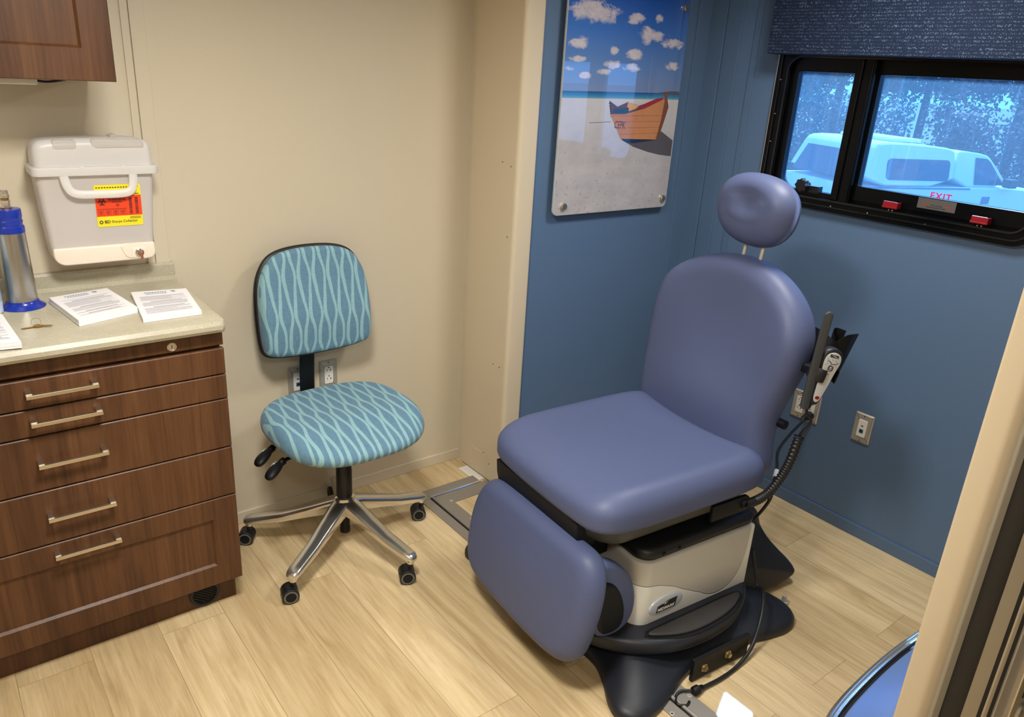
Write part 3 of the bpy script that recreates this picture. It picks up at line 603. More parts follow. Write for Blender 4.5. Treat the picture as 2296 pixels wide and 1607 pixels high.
# ------------------------------------------------------------------ sharps container
sh = thing('sharps_container', 'frosted white sharps box with yellow and red warning label, mounted on the wall', 'sharps container', (0.41, 2.38, 1.028))
SX, SZ = 0.41, 1.028
b = B()
rings = []
for z, x0, x1, y0 in ((1.060, 0.279, 0.5385, 2.346), (1.12, 0.2755, 0.5420, 2.341), (1.20, 0.2705, 0.5475, 2.334), (1.281, 0.266, 0.5525, 2.327)):
    rings.append([(x, y, z) for x, y in rrect(x0, x1, y0, 2.434, 0.014, 5)])
b.loft(rings, True, False); b.build('body', M_frost, sh, world=True)
b = B(); b.prism(rrect(0.281, 0.5385, 1.028, 1.0765, (0.007, 0.007, 0.030, 0.018), 6), 'y', 2.339, 2.44, 0.005)
br_ = b.build('bracket', M_cream, sh, world=True)
b = B(); b.prism(smooth_poly([(0.445, 1.077), (0.452, 1.055), (0.462, 1.036), (0.50, 1.031), (0.535, 1.033), (0.537, 1.075)], 2, 40), 'y', 2.3365, 2.3405, 0.001)
b.prism(rrect(0.474, 0.512, 1.036, 1.064, 0.004), 'y', 2.3355, 2.338, 0.001); b.build('lock_cover', M_cream, br_, xf=lambda v: v - Vector(sh.location))
b = B(); b.lathe([(0.0115, 0), (0.0115, 0.004), (0.0095, 0.005), (0.0085, 0.003), (0.0001, 0.003)], n=24); b.build('lock', M_chrome, br_, xf=lambda v: Vector((0.494 + v.x, 2.3355 - v.z, 1.050 + v.y)) - Vector(sh.location))
b = B(); b.box(0.4925, 0.4955, 2.318, 2.334, 1.046, 1.054); b.box(0.493, 0.499, 2.316, 2.3185, 1.034, 1.052); b.build('key', pbr('copper key', S(205, 130, 90), 0.3, 1.0), br_, smooth=0, bevel=0.0006, xf=lambda v: v - Vector(sh.location))
b = B()
rim = rrect(0.2575, 0.566, 2.313, 2.438, 0.02, 5)
b.loft([[(x, y, z) for x, y in inset(rim, i)] for z, i in ((1.272, 0.001), (1.274, 0.0), (1.291, 0.0), (1.2935, 0.002), (1.294, 0.009))], True, True)
for xx in (0.368, 0.468): b.box(xx, xx + 0.012, 2.3125, 2.32, 1.290, 1.2965)
b.build('rim', M_lidfrost, sh, world=True)
b = B(); b.prism(smooth_poly([(0.2685, 1.262), (0.2665, 1.325), (0.272, 1.354), (0.30, 1.364), (0.42, 1.366), (0.525, 1.366), (0.551, 1.354), (0.5565, 1.325), (0.5545, 1.262), (0.41, 1.262)], 2, 96), 'y', 2.328, 2.432, 0.020, seg=5)
lid = b.build('lid', M_lidfrost, sh, world=True)
b = B(); b.prism(rrect(0.405, 0.535, 1.341, 1.3635, (0.010, 0.004, 0.016, 0.004), 5), 'y', 2.3255, 2.345, 0.003); b.prism(rrect(0.315, 0.37, 1.338, 1.3625, 0.006, 4), 'y', 2.3268, 2.345, 0.003)
b.prism(ellipse(0.470, 1.3655, 0.012, 0.0075, 20), 'y', 2.36, 2.40, 0.003)
b.build('opening_flap', M_clear, lid, xf=lambda v: v - Vector(sh.location))
b = B(); b.tube(spline([(0.329, 2.318, 1.272), (0.332, 2.316, 1.252), (0.341, 2.314, 1.232), (0.362, 2.313, 1.2235), (0.41, 2.313, 1.222), (0.468, 2.313, 1.2225), (0.488, 2.314, 1.231), (0.495, 2.316, 1.250), (0.497, 2.318, 1.272)], 5), [(0.0065, 0.011)] * 41, 12, flat=(0, 1, 0)); b.build('handle', M_lidfrost, sh, world=True)
# warning label
lO = Vector((0.4555, 2.3345, 1.186)); lU = Vector((1, 0, 0)); lV = Vector((0, -0.0870, 0.9962))
b = B(); lW = lU.cross(lV)
q = rrect(-0.058, 0.058, -0.058, 0.058, 0.003, 3); b.loft([[lO + lU * x + lV * y + lW * d for x, y in q] for d in (0.0, 0.0012)], True, True, 0)
D1, D2, D3 = 0.0013, 0.0016, 0.0016
flat(b, [(-0.0578, -0.029), (0.0578, -0.029), (0.0578, 0.028), (-0.0578, 0.028)], lO, lU, lV, D1, 1)
def P2(u, v): return lO + lU * u + lV * v + lW * D2
for k in range(16): u = -0.054 + k * 0.0068; flat(b, [(u, 0.0495), (u + 0.0045, 0.0495), (u + 0.0045, 0.052), (u, 0.052)], lO, lU, lV, D2, 2)
for u0, u1 in ((-0.050, -0.025), (-0.020, 0.004), (0.008, 0.040), (0.043, 0.053)): flat(b, [(u0, 0.0305), (u1, 0.0305), (u1, 0.0325), (u0, 0.0325)], lO, lU, lV, D2, 2)
add_text(b, 'WARNING', 0.0095, P2(-0.004, 0.017), lU, lV, 2, bold=0.0002)
add_text(b, 'BIOHAZARD', 0.0045, P2(-0.004, 0.0098), lU, lV, 2); add_text(b, 'BD', 0.0115, P2(-0.0405, -0.0447), lU, lV, 2, bold=0.0002, align='LEFT'); add_text(b, 'Sharps Collector', 0.0098, P2(-0.0225, -0.0447), lU, lV, 2, align='LEFT')
def arc(b, cx, cy, r, w, a0, a1, d, mi, n=16):
    for k in range(n):
        a = math.radians(a0 + (a1 - a0) * k / n); c = math.radians(a0 + (a1 - a0) * (k + 1) / n)
        flat(b, [(cx + (r + s) * math.cos(t), cy + (r + s) * math.sin(t)) for t, s in ((a, -w), (a, w), (c, w), (c, -w))], lO, lU, lV, d, mi)
bx, by = -0.042, 0.011
for a in (90, 210, 330): arc(b, bx + 0.0055 * math.cos(math.radians(a)), by + 0.0055 * math.sin(math.radians(a)), 0.0056, 0.0010, a + 38, a + 322, D2, 2, 18)
arc(b, bx, by, 0.0065, 0.0008, 0, 360, D2, 2, 24)
arc(b, -0.0035, 0.0015, 0.0038, 0.0005, 0, 360, D2, 2, 20); flat(b, [(-0.005, 0.0), (-0.002, 0.0), (-0.002, 0.003), (-0.005, 0.003)], lO, lU, lV, D2, 2)
for v0 in (-0.0085, -0.0105): flat(b, [(-0.055, v0), (0.018, v0), (0.018, v0 + 0.0006), (-0.055, v0 + 0.0006)], lO, lU, lV, D2, 2)
for k in range(4):
    u = -0.053 + k * 0.0185
    for (p, q_) in (((u, -0.013), (u + 0.013, -0.0136)), ((u, -0.013), (u + 0.0006, -0.026)), ((u + 0.0125, -0.013), (u + 0.0131, -0.026)), ((u + 0.003, -0.016), (u + 0.010, -0.018)), ((u + 0.005, -0.0225), (u + 0.009, -0.0245)), ((u + 0.003, -0.0195), (u + 0.0055, -0.021))): flat(b, [(p[0], q_[1]), (q_[0], q_[1]), (q_[0], p[1]), (p[0], p[1])], lO, lU, lV, D2, 2)
random.seed(3)
for u0 in (0.026, 0.0415):
    v = 0.022
    while v > -0.024:
        h = random.choice((0.0005, 0.0008, 0.0014)); flat(b, [(u0, v - h), (u0 + 0.0075, v - h), (u0 + 0.0075, v), (u0, v)], lO, lU, lV, D2, 2); v -= h + random.choice((0.0006, 0.0009))
for k in range(5): flat(b, [(0.025, -0.032 - k * 0.0015), (0.053, -0.032 - k * 0.0015), (0.053, -0.0325 - k * 0.0015), (0.025, -0.0325 - k * 0.0015)], lO, lU, lV, D2, 2)
arc(b, -0.0485, -0.0445, 0.0038, 0.0011, -60, 240, D2, 2, 20); flat(b, [(-0.052, -0.0495), (-0.0485, -0.0462), (-0.045, -0.0495)], lO, lU, lV, D2, 2)
b.build('warning_label', [M_yellow, M_orange, M_inkdark], sh, world=True, smooth=0)

# ------------------------------------------------------------------ things on the worktop
WT = 0.9372
cx, cy = 0.190, 2.312
bt = thing('steel_spray_canister', 'brushed steel canister with royal blue cap and foot and a metal nozzle', 'canister', (cx, cy, WT))
b = B(); b.lathe([(0.052, 0.0), (0.0525, 0.002), (0.050, 0.0045), (0.044, 0.008), (0.0385, 0.015), (0.037, 0.020), (0.036, 0.02)], n=48); b.build('foot', M_royal, bt)
b = B(); b.lathe([(0.0362, 0.018), (0.0355, 0.05), (0.0325, 0.195), (0.032, 0.20)], n=48); b.build('body', pbr('brushed canister steel', S(190, 188, 184), 0.28, 1.0), bt)
b = B(); b.lathe([(0.0325, 0.199), (0.0330, 0.203), (0.0330, 0.214), (0.0300, 0.218), (0.0300, 0.223), (0.0315, 0.226), (0.0315, 0.229), (0.0292, 0.232), (0.0300, 0.234), (0.0312, 0.241), (0.0312, 0.255), (0.030, 0.259), (0.026, 0.260), (0.0001, 0.2605)], n=48); b.build('cap', M_royal, bt)
b = B(); b.lathe([(0.0125, 0.259), (0.0125, 0.263), (0.0100, 0.265), (0.0100, 0.275), (0.0112, 0.277), (0.0112, 0.281), (0.0092, 0.282), (0.0092, 0.286), (0.0112, 0.287), (0.0112, 0.294), (0.0098, 0.296), (0.0098, 0.303), (0.0075, 0.306), (0.0001, 0.306)], n=6); nz = b.build('nozzle', M_chrome, bt, smooth=30)
b = B(); b.lathe([(0.0094, 0.2822), (0.0096, 0.284), (0.0094, 0.2862)], n=20); b.lathe([(0.0126, 0.2600), (0.0128, 0.2616), (0.0126, 0.263)], n=20); b.build('brass_ring', M_brass, nz)
sp_ = thing('spray_bottle', 'pale blue labelled plastic bottle at the left end of the worktop', 'bottle', (0.103, 2.285, WT))
b = B(); b.lathe([(0.036, 0.0), (0.040, 0.004), (0.0405, 0.02), (0.040, 0.14), (0.036, 0.165), (0.024, 0.185), (0.0150, 0.195), (0.0145, 0.21)], n=40); b.build('body', pbr('pale blue bottle', S(206, 222, 236), 0.25), sp_)
b = B(); b.lathe([(0.0408, 0.025), (0.0409, 0.03), (0.0405, 0.138), (0.0403, 0.14)], n=40, cap=False); lb = b.build('label', pbr('bottle label', S(196, 220, 238), 0.4), sp_)
b = B(); random.seed(5)
M_lab = pbr('bottle print', S(96, 130, 170), 0.5); M_lab2 = pbr('bottle bright blue print', S(40, 130, 200), 0.5)
def on_cyl(u, z, r=0.0413): return (r * math.cos(u), r * math.sin(u), z)
for k in range(24):
    z = 0.034 + k * 0.0034; a = -1.9
    while a < 1.2:
        l = random.uniform(0.15, 0.5); n_ = 5
        b.loft([[on_cyl(a + l * i / n_, z), on_cyl(a + l * i / n_, z + 0.0013)] for i in range(n_ + 1)], False, False, 0, closed=False); a += l + 0.05
for a in (-0.75, -0.35, 0.05): b.loft([[on_cyl(a + 0.2 * i / 4, 0.117), on_cyl(a + 0.2 * i / 4, 0.121)] for i in range(5)], False, False, 1, closed=False); b.loft([[on_cyl(a + 0.08 + 0.05 * i / 2, 0.112), on_cyl(a + 0.08 + 0.05 * i / 2, 0.134)] for i in range(3)], False, False, 1, closed=False)
b.build('label_print', [M_lab, M_lab2], lb, smooth=0)
b = B(); b.lathe([(0.0165, 0.20), (0.0165, 0.225), (0.0001, 0.226)], n=24); b.build('cap', M_white, sp_)
def pad(pts, h, label, kind, group='stacks of printed handouts on the worktop'):
    """pts: FL, FR, BR, BL corners on the worktop"""
    c = Vector((sum(p[0] for p in pts) / 4, sum(p[1] for p in pts) / 4, WT)); t = thing('paper_stack', label, 'papers', c, 0, group)
    P = [Vector((p[0] - c.x, p[1] - c.y)) for p in pts]
    b = B(); random.seed(len(label)); rings = []
    for k in range(9):
        z = 0.0004 + h * k / 8; j = random.uniform(-0.0006, 0.0006); rings.append([(p.x + j, p.y + j * 0.7, z) for p in P])
    b.loft(rings); b.build('sheets', M_paper, t, smooth=0)
    def at(u, v): q = (P[0] * (1 - u) + P[1] * u) * (1 - v) + (P[3] * (1 - u) + P[2] * u) * v; return (q.x, q.y, h + 0.0009)
    b = B()
    def bar(u0, u1, v0, v1, mi): b.add([at(u0, v0), at(u1, v0), at(u1, v1), at(u0, v1)], [(0, 1, 2, 3)], mi)
    v = 0.76
    while v > 0.12:
        if random.random() < 0.2: v -= 0.03; bar(0.25, 0.8, v, v + 0.014, 1)
        else: bar(0.10, 0.10 + random.choice((0.78, 0.8, 0.8, 0.55)), v, v + 0.011, 0)
        v -= 0.030
    if kind:
        v0 = 0.90
        for u in range(9): bar(0.22 + u * 0.045, 0.22 + u * 0.045 + 0.03, v0, v0 + 0.030, 2)
        for u in range(11): bar(0.24 + u * 0.034, 0.24 + u * 0.034 + 0.026, v0 - 0.05, v0 - 0.030, 2)
        cx_, cy_ = 0.73, 0.905
        for a, c2 in ((0.0, 0.05), (0.03, -0.02)): b.add([at(cx_ - 0.04 + a, cy_ + 0.03), at(cx_ + a, cy_ - 0.03), at(cx_ + 0.01 + a, cy_ - 0.02), at(cx_ - 0.025 + a, cy_ + 0.03)], [(0, 1, 2, 3)], 2)
        bar(0.69, 0.78, 0.925, 0.94, 2)
    b.build('print', [M_ink, pbr('dark text', S(158, 158, 168), 0.7), M_inkblue], t, smooth=0)
pad([(0.280, 2.073), (0.428, 2.124), (0.399, 2.345), (0.250, 2.310)], 0.016, 'white paper stack lying between the steel canister and the other full stack', True)
pad([(0.419, 2.030), (0.566, 2.034), (0.592, 2.262), (0.449, 2.287)], 0.012, 'white paper stack nearest the right end of the worktop', True)
pad([(0.000, 1.995), (0.145, 1.972), (0.133, 2.215), (-0.02, 2.222)], 0.015, 'white paper stack at the front left of the worktop, cut off by the frame', False)
kt = thing('key_bunch', 'two small brass keys on a wire ring lying on the worktop', 'keys', (0.19, 2.115, WT))
b = B()
def key(b, O, a, L):
    c, s = math.cos(a), math.sin(a)
    def T(x, y, z): return (O[0] + x * c - y * s, O[1] + x * s + y * c, O[2] + z)
    n = 20; ring = [(0.010 * math.cos(2 * PI * i / n), 0.0085 * math.sin(2 * PI * i / n)) for i in range(n)]
    b.loft([[T(x, y, z) for x, y in ring] for z in (0.0005, 0.0024)]); prof = [(0.008, -0.003), (L, -0.0028), (L + 0.003, 0.0), (L, 0.0015), (L - 0.004, 0.003), (L - 0.008, 0.0018), (L - 0.012, 0.003), (0.008, 0.003)]
    b.loft([[T(x, y, z) for x, y in prof] for z in (0.0005, 0.0022)])
key(b, (0.008, 0.000, 0.0006), PI + 0.12, 0.036); b.build('key', M_brass, kt, smooth=30)
b = B(); key(b, (0.006, -0.002, 0.0030), -0.40, 0.030); b.build('key', M_brass, kt, smooth=30)
b = B(); b.tube([(0.004 + 0.0105 * math.cos(2 * PI * i / 28), 0.006 + 0.004 * math.sin(2 * PI * i / 28), 0.0112 + 0.0098 * math.sin(2 * PI * i / 28)) for i in range(29)], 0.0006, 6); b.build('key_ring', M_chrome, kt)

# ================================================================== office chair
oc = thing('office_chair', 'small armless task chair in wavy light blue fabric on a five star aluminium base', 'chair', (1.005, 2.115, 0), math.radians(1.0))
def sdish(x, y):
    fr = max(0.0, (-y - 0.02) / 0.23); bk = max(0.0, (y - 0.05) / 0.2)
    return -0.030 * fr ** 2 + 0.004 * bk - 0.008 * math.exp(-((x / 0.14) ** 2 + ((y - 0.06) / 0.13) ** 2)) + 0.008 * abs(x / 0.24) ** 3
b = cushion(ellipse(0.012, 0.018, 0.252, 0.240, 96, 2.75), 0.072, 0.040, 0.030, 0.010, sdish); b.build('seat', M_fabric, oc, xf=lambda v: Vector((v.x, v.y, v.z + 0.440 - 0.02 * max(0, (-v.y - 0.05) / 0.2))), smooth=180)
b = B(); b.loft([[(x, y, z) for x, y in ellipse(0.008, 0.02, rx, ry, 48, 2.6)] for z, rx, ry in ((0.404, 0.10, 0.10), (0.412, 0.17, 0.165), (0.43, 0.20, 0.195))]); b.build('seat_pan', M_black, oc)
BT = math.radians(7)
def bmap(v): return Vector((v.x + 0.024, 0.252 - v.z * math.cos(BT) + v.y * 0.95 * math.sin(BT), 0.832 + v.y * 0.95 * math.cos(BT) + v.z * math.sin(BT)))
bo = smooth_poly([(-0.185, -0.20), (0.185, -0.20), (0.206, -0.15), (0.206, 0.02), (0.190, 0.115), (0.128, 0.197), (-0.128, 0.197), (-0.190, 0.115), (-0.206, 0.02), (-0.206, -0.15)], 3, 96)
def bdish(x, y): return -0.014 * (1 - min(1, (x / 0.2) ** 2)) + 0.012 * math.exp(-((y + 0.07) / 0.09) ** 2)
b = cushion(inset(bo, 0.009), 0.052, 0.026, 0.010, 0.010, bdish); bk = b.build('backrest', M_fabric, oc, xf=bmap, smooth=180)
b = cushion(bo, 0.030, 0.010, 0.020, 0.0); b.build('back_shell', M_black, oc, xf=lambda v: bmap(Vector((v.x, v.y, v.z - 0.016))), smooth=60)
b = B(); st_path = spline([(0.0, 0.262, 0.80), (0.0, 0.255, 0.70), (0.0, 0.262, 0.60), (0.0, 0.268, 0.50), (0.0, 0.255, 0.432), (0.0, 0.20, 0.408), (0.0, 0.08, 0.404)]); b.tube(st_path, [(0.0275, 0.005)] * len(st_path), 16, flat=(1, 0, 0)); b.build('back_strap', M_blacks, oc)
b = B(); b.box(-0.055, 0.055, -0.07, 0.10, 0.375, 0.408); b.build('tilt_mechanism', M_black, oc, smooth=0, bevel=0.008)
for yy, ang, dz in ((0.070, 0.42, 0.004), (-0.015, 0.42, -0.004)):
    c, s = math.cos(ang), math.sin(ang)
    b = B(); pth = spline([(-0.05, yy + 0.03, 0.398), (-0.13, yy + 0.015, 0.404), (-0.20, yy, 0.408 + dz), (-0.225, yy - 0.008, 0.405 + dz), (-0.262, yy - 0.028, 0.392 + dz), (-0.285, yy - 0.044, 0.380 + dz)], 6)
    n_ = len(pth); rr = []
    for i in range(n_):
        u = i / (n_ - 1); rr.append((0.006, 0.006) if u < 0.5 else ((0.012, 0.012) if u < 0.62 else (0.020 * math.sqrt(max(0.05, 1 - ((u - 0.8) / 0.21) ** 2)), 0.013 * math.sqrt(max(0.05, 1 - ((u - 0.8) / 0.21) ** 2)))))
    b.tube(pth, rr, 14, flat=(0, 1, 0)); lv = b.build('lever', M_blacks, oc)
    b = B(); zz = 0.4175 + dz
    for p, q in (((-0.236, -0.012), (-0.246, -0.018)), ((-0.246, -0.018), (-0.243, -0.010)), ((-0.243, -0.010), (-0.254, -0.016))): b.tube([(p[0] - .006, yy + p[1] + .004, zz - 0.0175 * (-p[0] - 0.225) / 0.04 + 0.001), (q[0] - .006, yy + q[1] + .004, zz - 0.0175 * (-q[0] - 0.225) / 0.04 + 0.001)], 0.0009, 6)
    b.build('symbol', M_greyface, lv)
b = B(); b.lathe([(0.0255, 0.195), (0.027, 0.20), (0.027, 0.30), (0.0262, 0.302), (0.0262, 0.38)], n=32); b.build('column_cover', M_black, oc)
b = B(); b.lathe([(0.0185, 0.125), (0.0185, 0.19)], n=28, mi=1); b.lathe([(0.0175, 0.055), (0.0175, 0.072), (0.0165, 0.074), (0.0165, 0.13)], n=28); b.build('gas_lift', [M_blacks, M_taupe], oc)
b = B(); b.lathe([(0.034, 0.150), (0.036, 0.155), (0.037, 0.185), (0.034, 0.197), (0.027, 0.200)], n=36, cap=False); b.build('base_hub', M_chrome, oc)
HUB = Vector((0, 0))
def caster_mesh(px, py, ang, r=0.0265):
    b = B(); c, s = math.cos(ang), math.sin(ang)
    def T(x, y, z): return (px + x * c - y * s, py + x * s + y * c, z)
    b.loft([[T(r_ * math.cos(2 * PI * i / 14), r_ * math.sin(2 * PI * i / 14), z) for i in range(14)] for z, r_ in ((0.055, 0.009), (0.083, 0.009))], True, True, 0)
    off = 0.012
    for w0, w1 in ((-0.026, -0.0035), (0.0035, 0.026)):
        prof = [(w0, r * 0.86), (w0 + 0.003, r), (w1 - 0.003, r), (w1, r * 0.86)]
        rings = [[T(off + rr * math.cos(2 * PI * i / 32), w_, r + rr * math.sin(2 * PI * i / 32)) for i in range(32)] for w_, rr in prof]
        b.loft(rings, True, True, 0)
    for sg in (-1, 1):
        for w_, ra, rb, mi in ((0.0262, r * 0.83, r * 0.66, 1), (0.0266, r * 0.64, 0.0005, 2)):
            b.loft([[T(off + rr * math.cos(2 * PI * i / 32), sg * ww, r + rr * math.sin(2 * PI * i / 32)) for i in range(32)] for rr, ww in ((ra, w_ - 0.0015), (ra * 0.98, w_), (rb, w_))], False, True, mi)
    hood = []
    for w_ in (-0.018, 0.018): hood.append([T(off + 0.0268 * math.cos(math.radians(a)), w_, r + 0.0268 * math.sin(math.radians(a))) for a in range(20, 150, 10)] + [T(off + 0.012 * math.cos(math.radians(a)), w_, r + 0.012 * math.sin(math.radians(a))) for a in range(149, 19, -10)])
    b.loft(hood, True, True, 0); return b
M_wheelring = pbr('grey wheel ring', S(104, 104, 104), 0.45)
rz = math.radians(1.0)
for k, (tx, ty, sw) in enumerate(((0.735, 2.303, 2.55), (0.738, 1.932, 2.9), (1.090, 1.812, 2.75), (1.315, 2.115, 2.75), (1.105, 2.398, 1.4))):
    d = Vector((tx - 1.005, ty - 2.115)); L = d.length; a = math.atan2(d.y, d.x) - rz; ux, uy = math.cos(a), math.sin(a)
    def LT(l, w_, z): return (ux * l - uy * w_, uy * l + ux * w_, z)
    b = B(); rings = []
    for l, hw, zt, zb in ((0.018, 0.024, 0.192, 0.140), (0.06, 0.023, 0.180, 0.134), (0.13, 0.0205, 0.155, 0.118), (0.21, 0.0185, 0.128, 0.098), (L - 0.02, 0.0175, 0.110, 0.085), (L, 0.017, 0.1055, 0.082), (L + 0.012, 0.0135, 0.1005, 0.082), (L + 0.0175, 0.007, 0.096, 0.083)):
        hw *= 1.3; rings.append([LT(l, -hw * 0.82, zb), LT(l, hw * 0.82, zb), LT(l, hw, zt - 0.012), LT(l, hw * 0.92, zt - 0.004), LT(l, hw * 0.62, zt), LT(l, -hw * 0.62, zt), LT(l, -hw * 0.92, zt - 0.004), LT(l, -hw, zt - 0.012)])
    b.loft(rings)
    rr = [[LT(L + r_ * math.cos(2 * PI * i / 16), r_ * math.sin(2 * PI * i / 16), z) for i in range(16)] for z, r_ in ((0.070, 0.0125), (0.085, 0.0135), (0.095, 0.0135))]; b.loft(rr)
    lg = b.build('leg', M_chrome, oc, smooth=50)
    p = LT(L, 0, 0); caster_mesh(p[0], p[1], sw - rz).build('caster', [M_black, M_wheelring, M_blacks], lg, smooth=40)

# ================================================================== exam chair
ec = thing('exam_chair', 'powered medical exam chair in blue grey upholstery with headrest and hanging leg rest', 'exam chair', (1.60, 1.38, 0), math.radians(-5))
# base: four spreading feet under one moulded cover
half = [(-0.30, 0.0), (-0.275, -0.10), (-0.245, -0.21), (-0.275, -0.29), (-0.315, -0.355), (-0.330, -0.415), (-0.290, -0.458), (-0.225, -0.455), (-0.14, -0.425), (-0.05, -0.385), (0.07, -0.365), (0.19, -0.378), (0.30, -0.405), (0.385, -0.415), (0.445, -0.380), (0.462, -0.315), (0.44, -0.23), (0.43, -0.11), (0.43, 0.0)]
star = half + [(x, -y) for x, y in half[-2:0:-1]]
so = smooth_poly(star, 2, 160); c0 = (0.07, 0.0)
def sc(o, s): return [(c0[0] + (x - c0[0]) * s, c0[1] + (y - c0[1]) * s) for x, y in o]
b = B(); b.loft([[(x, y, z) for x, y in sc(inset(so, i), s)] for z, i, s in ((0.0, 0.004, 1), (0.004, 0, 1), (0.020, 0.001, 1), (0.030, 0.008, 1), (0.036, 0.018, 1), (0.044, 0.02, 0.94), (0.058, 0.02, 0.84), (0.074, 0.02, 0.73), (0.088, 0.02, 0.62), (0.095, 0.02, 0.4))])
b.build('base', M_darkbase, ec, smooth=180)
do = smooth_poly(ellipse(0.035, 0.0, 0.365, 0.378, 40, 2.25), 1, 96)
b = B(); b.prism(do, 'z', 0.078, 0.128, 0.016, seg=4); dk = b.build('foot_plate', M_darkbase, ec, smooth=50)
cres = smooth_poly([(-0.135, -0.300), (-0.07, -0.300), (0.08, -0.298), (0.215, -0.296), (0.242, -0.302), (0.225, -0.322), (0.15, -0.352), (0.05, -0.364), (-0.04, -0.360), (-0.11, -0.332), (-0.148, -0.308)], 2, 64)
b = B(); b.prism(inset(cres, -0.010), 'z', 0.1265, 0.1285, 0.0); b.build('step_recess', M_blacks, dk)
b = B(); b.prism(cres, 'z', 0.127, 0.136, 0.006); b.build('step_pad', M_rubber, dk)
b = B(); b.box(-0.052, 0.178, -0.412, -0.400, 0.004, 0.078); pl_ = b.build('anchor_plate', M_blacks, ec, smooth=0, bevel=0.002)
for x, z in ((-0.008, 0.038), (0.088, 0.044)):
    b = B(); b.lathe([(0.0125, 0.0), (0.0125, 0.002), (0.011, 0.0025), (0.010, 0.0025), (0.010, 0.005), (0.0085, 0.005)], n=24); b.lathe([(0.008, 0.005), (0.008, 0.010), (0.007, 0.011), (0.0001, 0.011)], n=6)
    b.build('bolt', pbr('zinc bolt', S(196, 176, 130), 0.3, 1.0), pl_, xf=lambda v, x=x, z=z: Vector((x + v.x, -0.412 - v.z, z + v.y)))
# motor cover at the back
prof = [(0.26, 0.012), (0.26, 0.31), (0.42, 0.305), (0.478, 0.272), (0.506, 0.220), (0.524, 0.165), (0.556, 0.122), (0.598, 0.076), (0.612, 0.048), (0.598, 0.020), (0.50, 0.012)]
b = B(); b.prism(smooth_poly(prof, 1, 72), 'y', -0.252, 0.252, 0.022, seg=5); mc = b.build('motor_cover', M_darkbase, ec, smooth=50, xf=lambda v: Vector((v.x, v.y * (1 - 0.42 * min(1, max(0, (v.z - 0.050) / 0.15))), v.z)))
b = B(); b.cyl((0.555, -0.14, 0.105), (0.568, -0.14, 0.122), 0.007, 14); b.build('cover_screw', M_blacks, mc)
b = B(); b.lathe([(0.014, 0.0), (0.014, 0.012), (0.008, 0.014), (0.008, 0.034)], 0.475, -0.31, 14, cz=0.0); b.build('levelling_foot', M_steel, ec)
# putty power box with the taupe upper panel
def mat_box():
    m, n, out = newmat('putty box with taupe wave panel'); p = n('ShaderNodeBsdfPrincipled')
    tc = n('ShaderNodeTexCoord').outputs['Object']; sp = n('ShaderNodeSeparateXYZ', ins={0: tc})
    x = n.math('DIVIDE', n.math('ADD', sp.outputs[0], 0.20), 0.54)
    g = lambda z: (z / 0.4,) * 3 + (1,)
    r = n('ShaderNodeValToRGB', ins={0: x}); r.color_ramp.interpolation = 'B_SPLINE'; el = r.color_ramp.elements
    st = [(-0.165, 0.262), (-0.10, 0.258), (-0.044, 0.236), (0.015, 0.207), (0.099, 0.155), (0.145, 0.134), (0.190, 0.130), (0.235, 0.148), (0.262, 0.180), (0.280, 0.24), (0.289, 0.40)]
    while len(el) < len(st): el.new(0.5)
    for e, (px, pz_) in zip(el, st): e.position = (px + 0.2) / 0.54; e.color = g(pz_)
    f = n.math('GREATER_THAN', sp.outputs[2], n.math('MULTIPLY', r.outputs[0], 0.4))
    edge = n.math('ABSOLUTE', n.math('SUBTRACT', sp.outputs[2], n.math('MULTIPLY', r.outputs[0], 0.4)))
    c = n.mix(f, S(232, 231, 224), S(194, 190, 180))
    n.nt.links.new(c, p.inputs['Base Color']); p.inputs['Roughness'].default_value = 0.38
    h = n.math('MINIMUM', edge, 0.003); bp = n('ShaderNodeBump', ins={'Strength': 0.8, 'Distance': 1.0, 'Height': h}); n.nt.links.new(bp.outputs[0], p.inputs['Normal'])
    n.nt.links.new(p.outputs[0], out.inputs[0]); return m
b = B(); b.prism(rrect(-0.160, 0.306, -0.270, 0.230, (0.012, 0.05, 0.05, 0.010), 8), 'z', 0.120, 0.338, 0.008); pb = b.build('power_box', mat_box(), ec, smooth=40)
b = B(); b.prism(rrect(-0.152, 0.285, -0.264, 0.224, (0.01, 0.05, 0.05, 0.006), 8), 'z', 0.108, 0.124, 0.003); b.build('box_skirt', M_putty, pb, smooth=40)
b = B(); b.prism(rrect(-0.150, 0.318, -0.262, 0.222, (0.03, 0.05, 0.05, 0.035), 8), 'z', 0.330, 0.372, 0.020, seg=5); tc_ = b.build('box_cover', M_black, ec, smooth=50)
for x in (-0.075, -0.015):
    b = B(); b.cyl((x, -0.258, 0.353), (x, -0.264, 0.351), 0.005, 12); b.build('cover_screw', M_blacks, tc_)
b = B(); b.prism(ellipse(-0.048, 0.177, 0.066, 0.032, 48, 2.1), 'y', -0.2745, -0.269, 0.003); bd = b.build('logo_badge', pbr('silver badge', S(206, 212, 222), 0.3, 0.25), ec, smooth=50)
b = B(); BO = (-0.046, -0.2748, 0.174); BU = (1, 0, 0); BV = (0, 0, 1)
flat(b, [(-0.041, -0.0165), (0.034, -0.0165), (0.040, 0.0175), (0.005, 0.0165), (-0.037, 0.006)], BO, BU, BV, 0.0, 0)
flat(b, [(-0.012, 0.002), (0.008, 0.0155), (0.0, 0.0115), (-0.030, 0.0125), (-0.006, 0.0085)][::-1], BO, BU, BV, 0.0004, 1)
add_text(b, 'MIDMARK', 0.0145, (-0.0485, -0.2752, 0.166), BU, BV, 1, bold=0.0001, shear=0.12, spacing=1.04)
b.build('badge_lettering', [M_inkdark, M_white], bd, smooth=0)
b = B(); b.box(-0.10, 0.12, -0.14, 0.12, 0.36, 0.43); b.build('lift_column', M_black, ec, smooth=0, bevel=0.01)
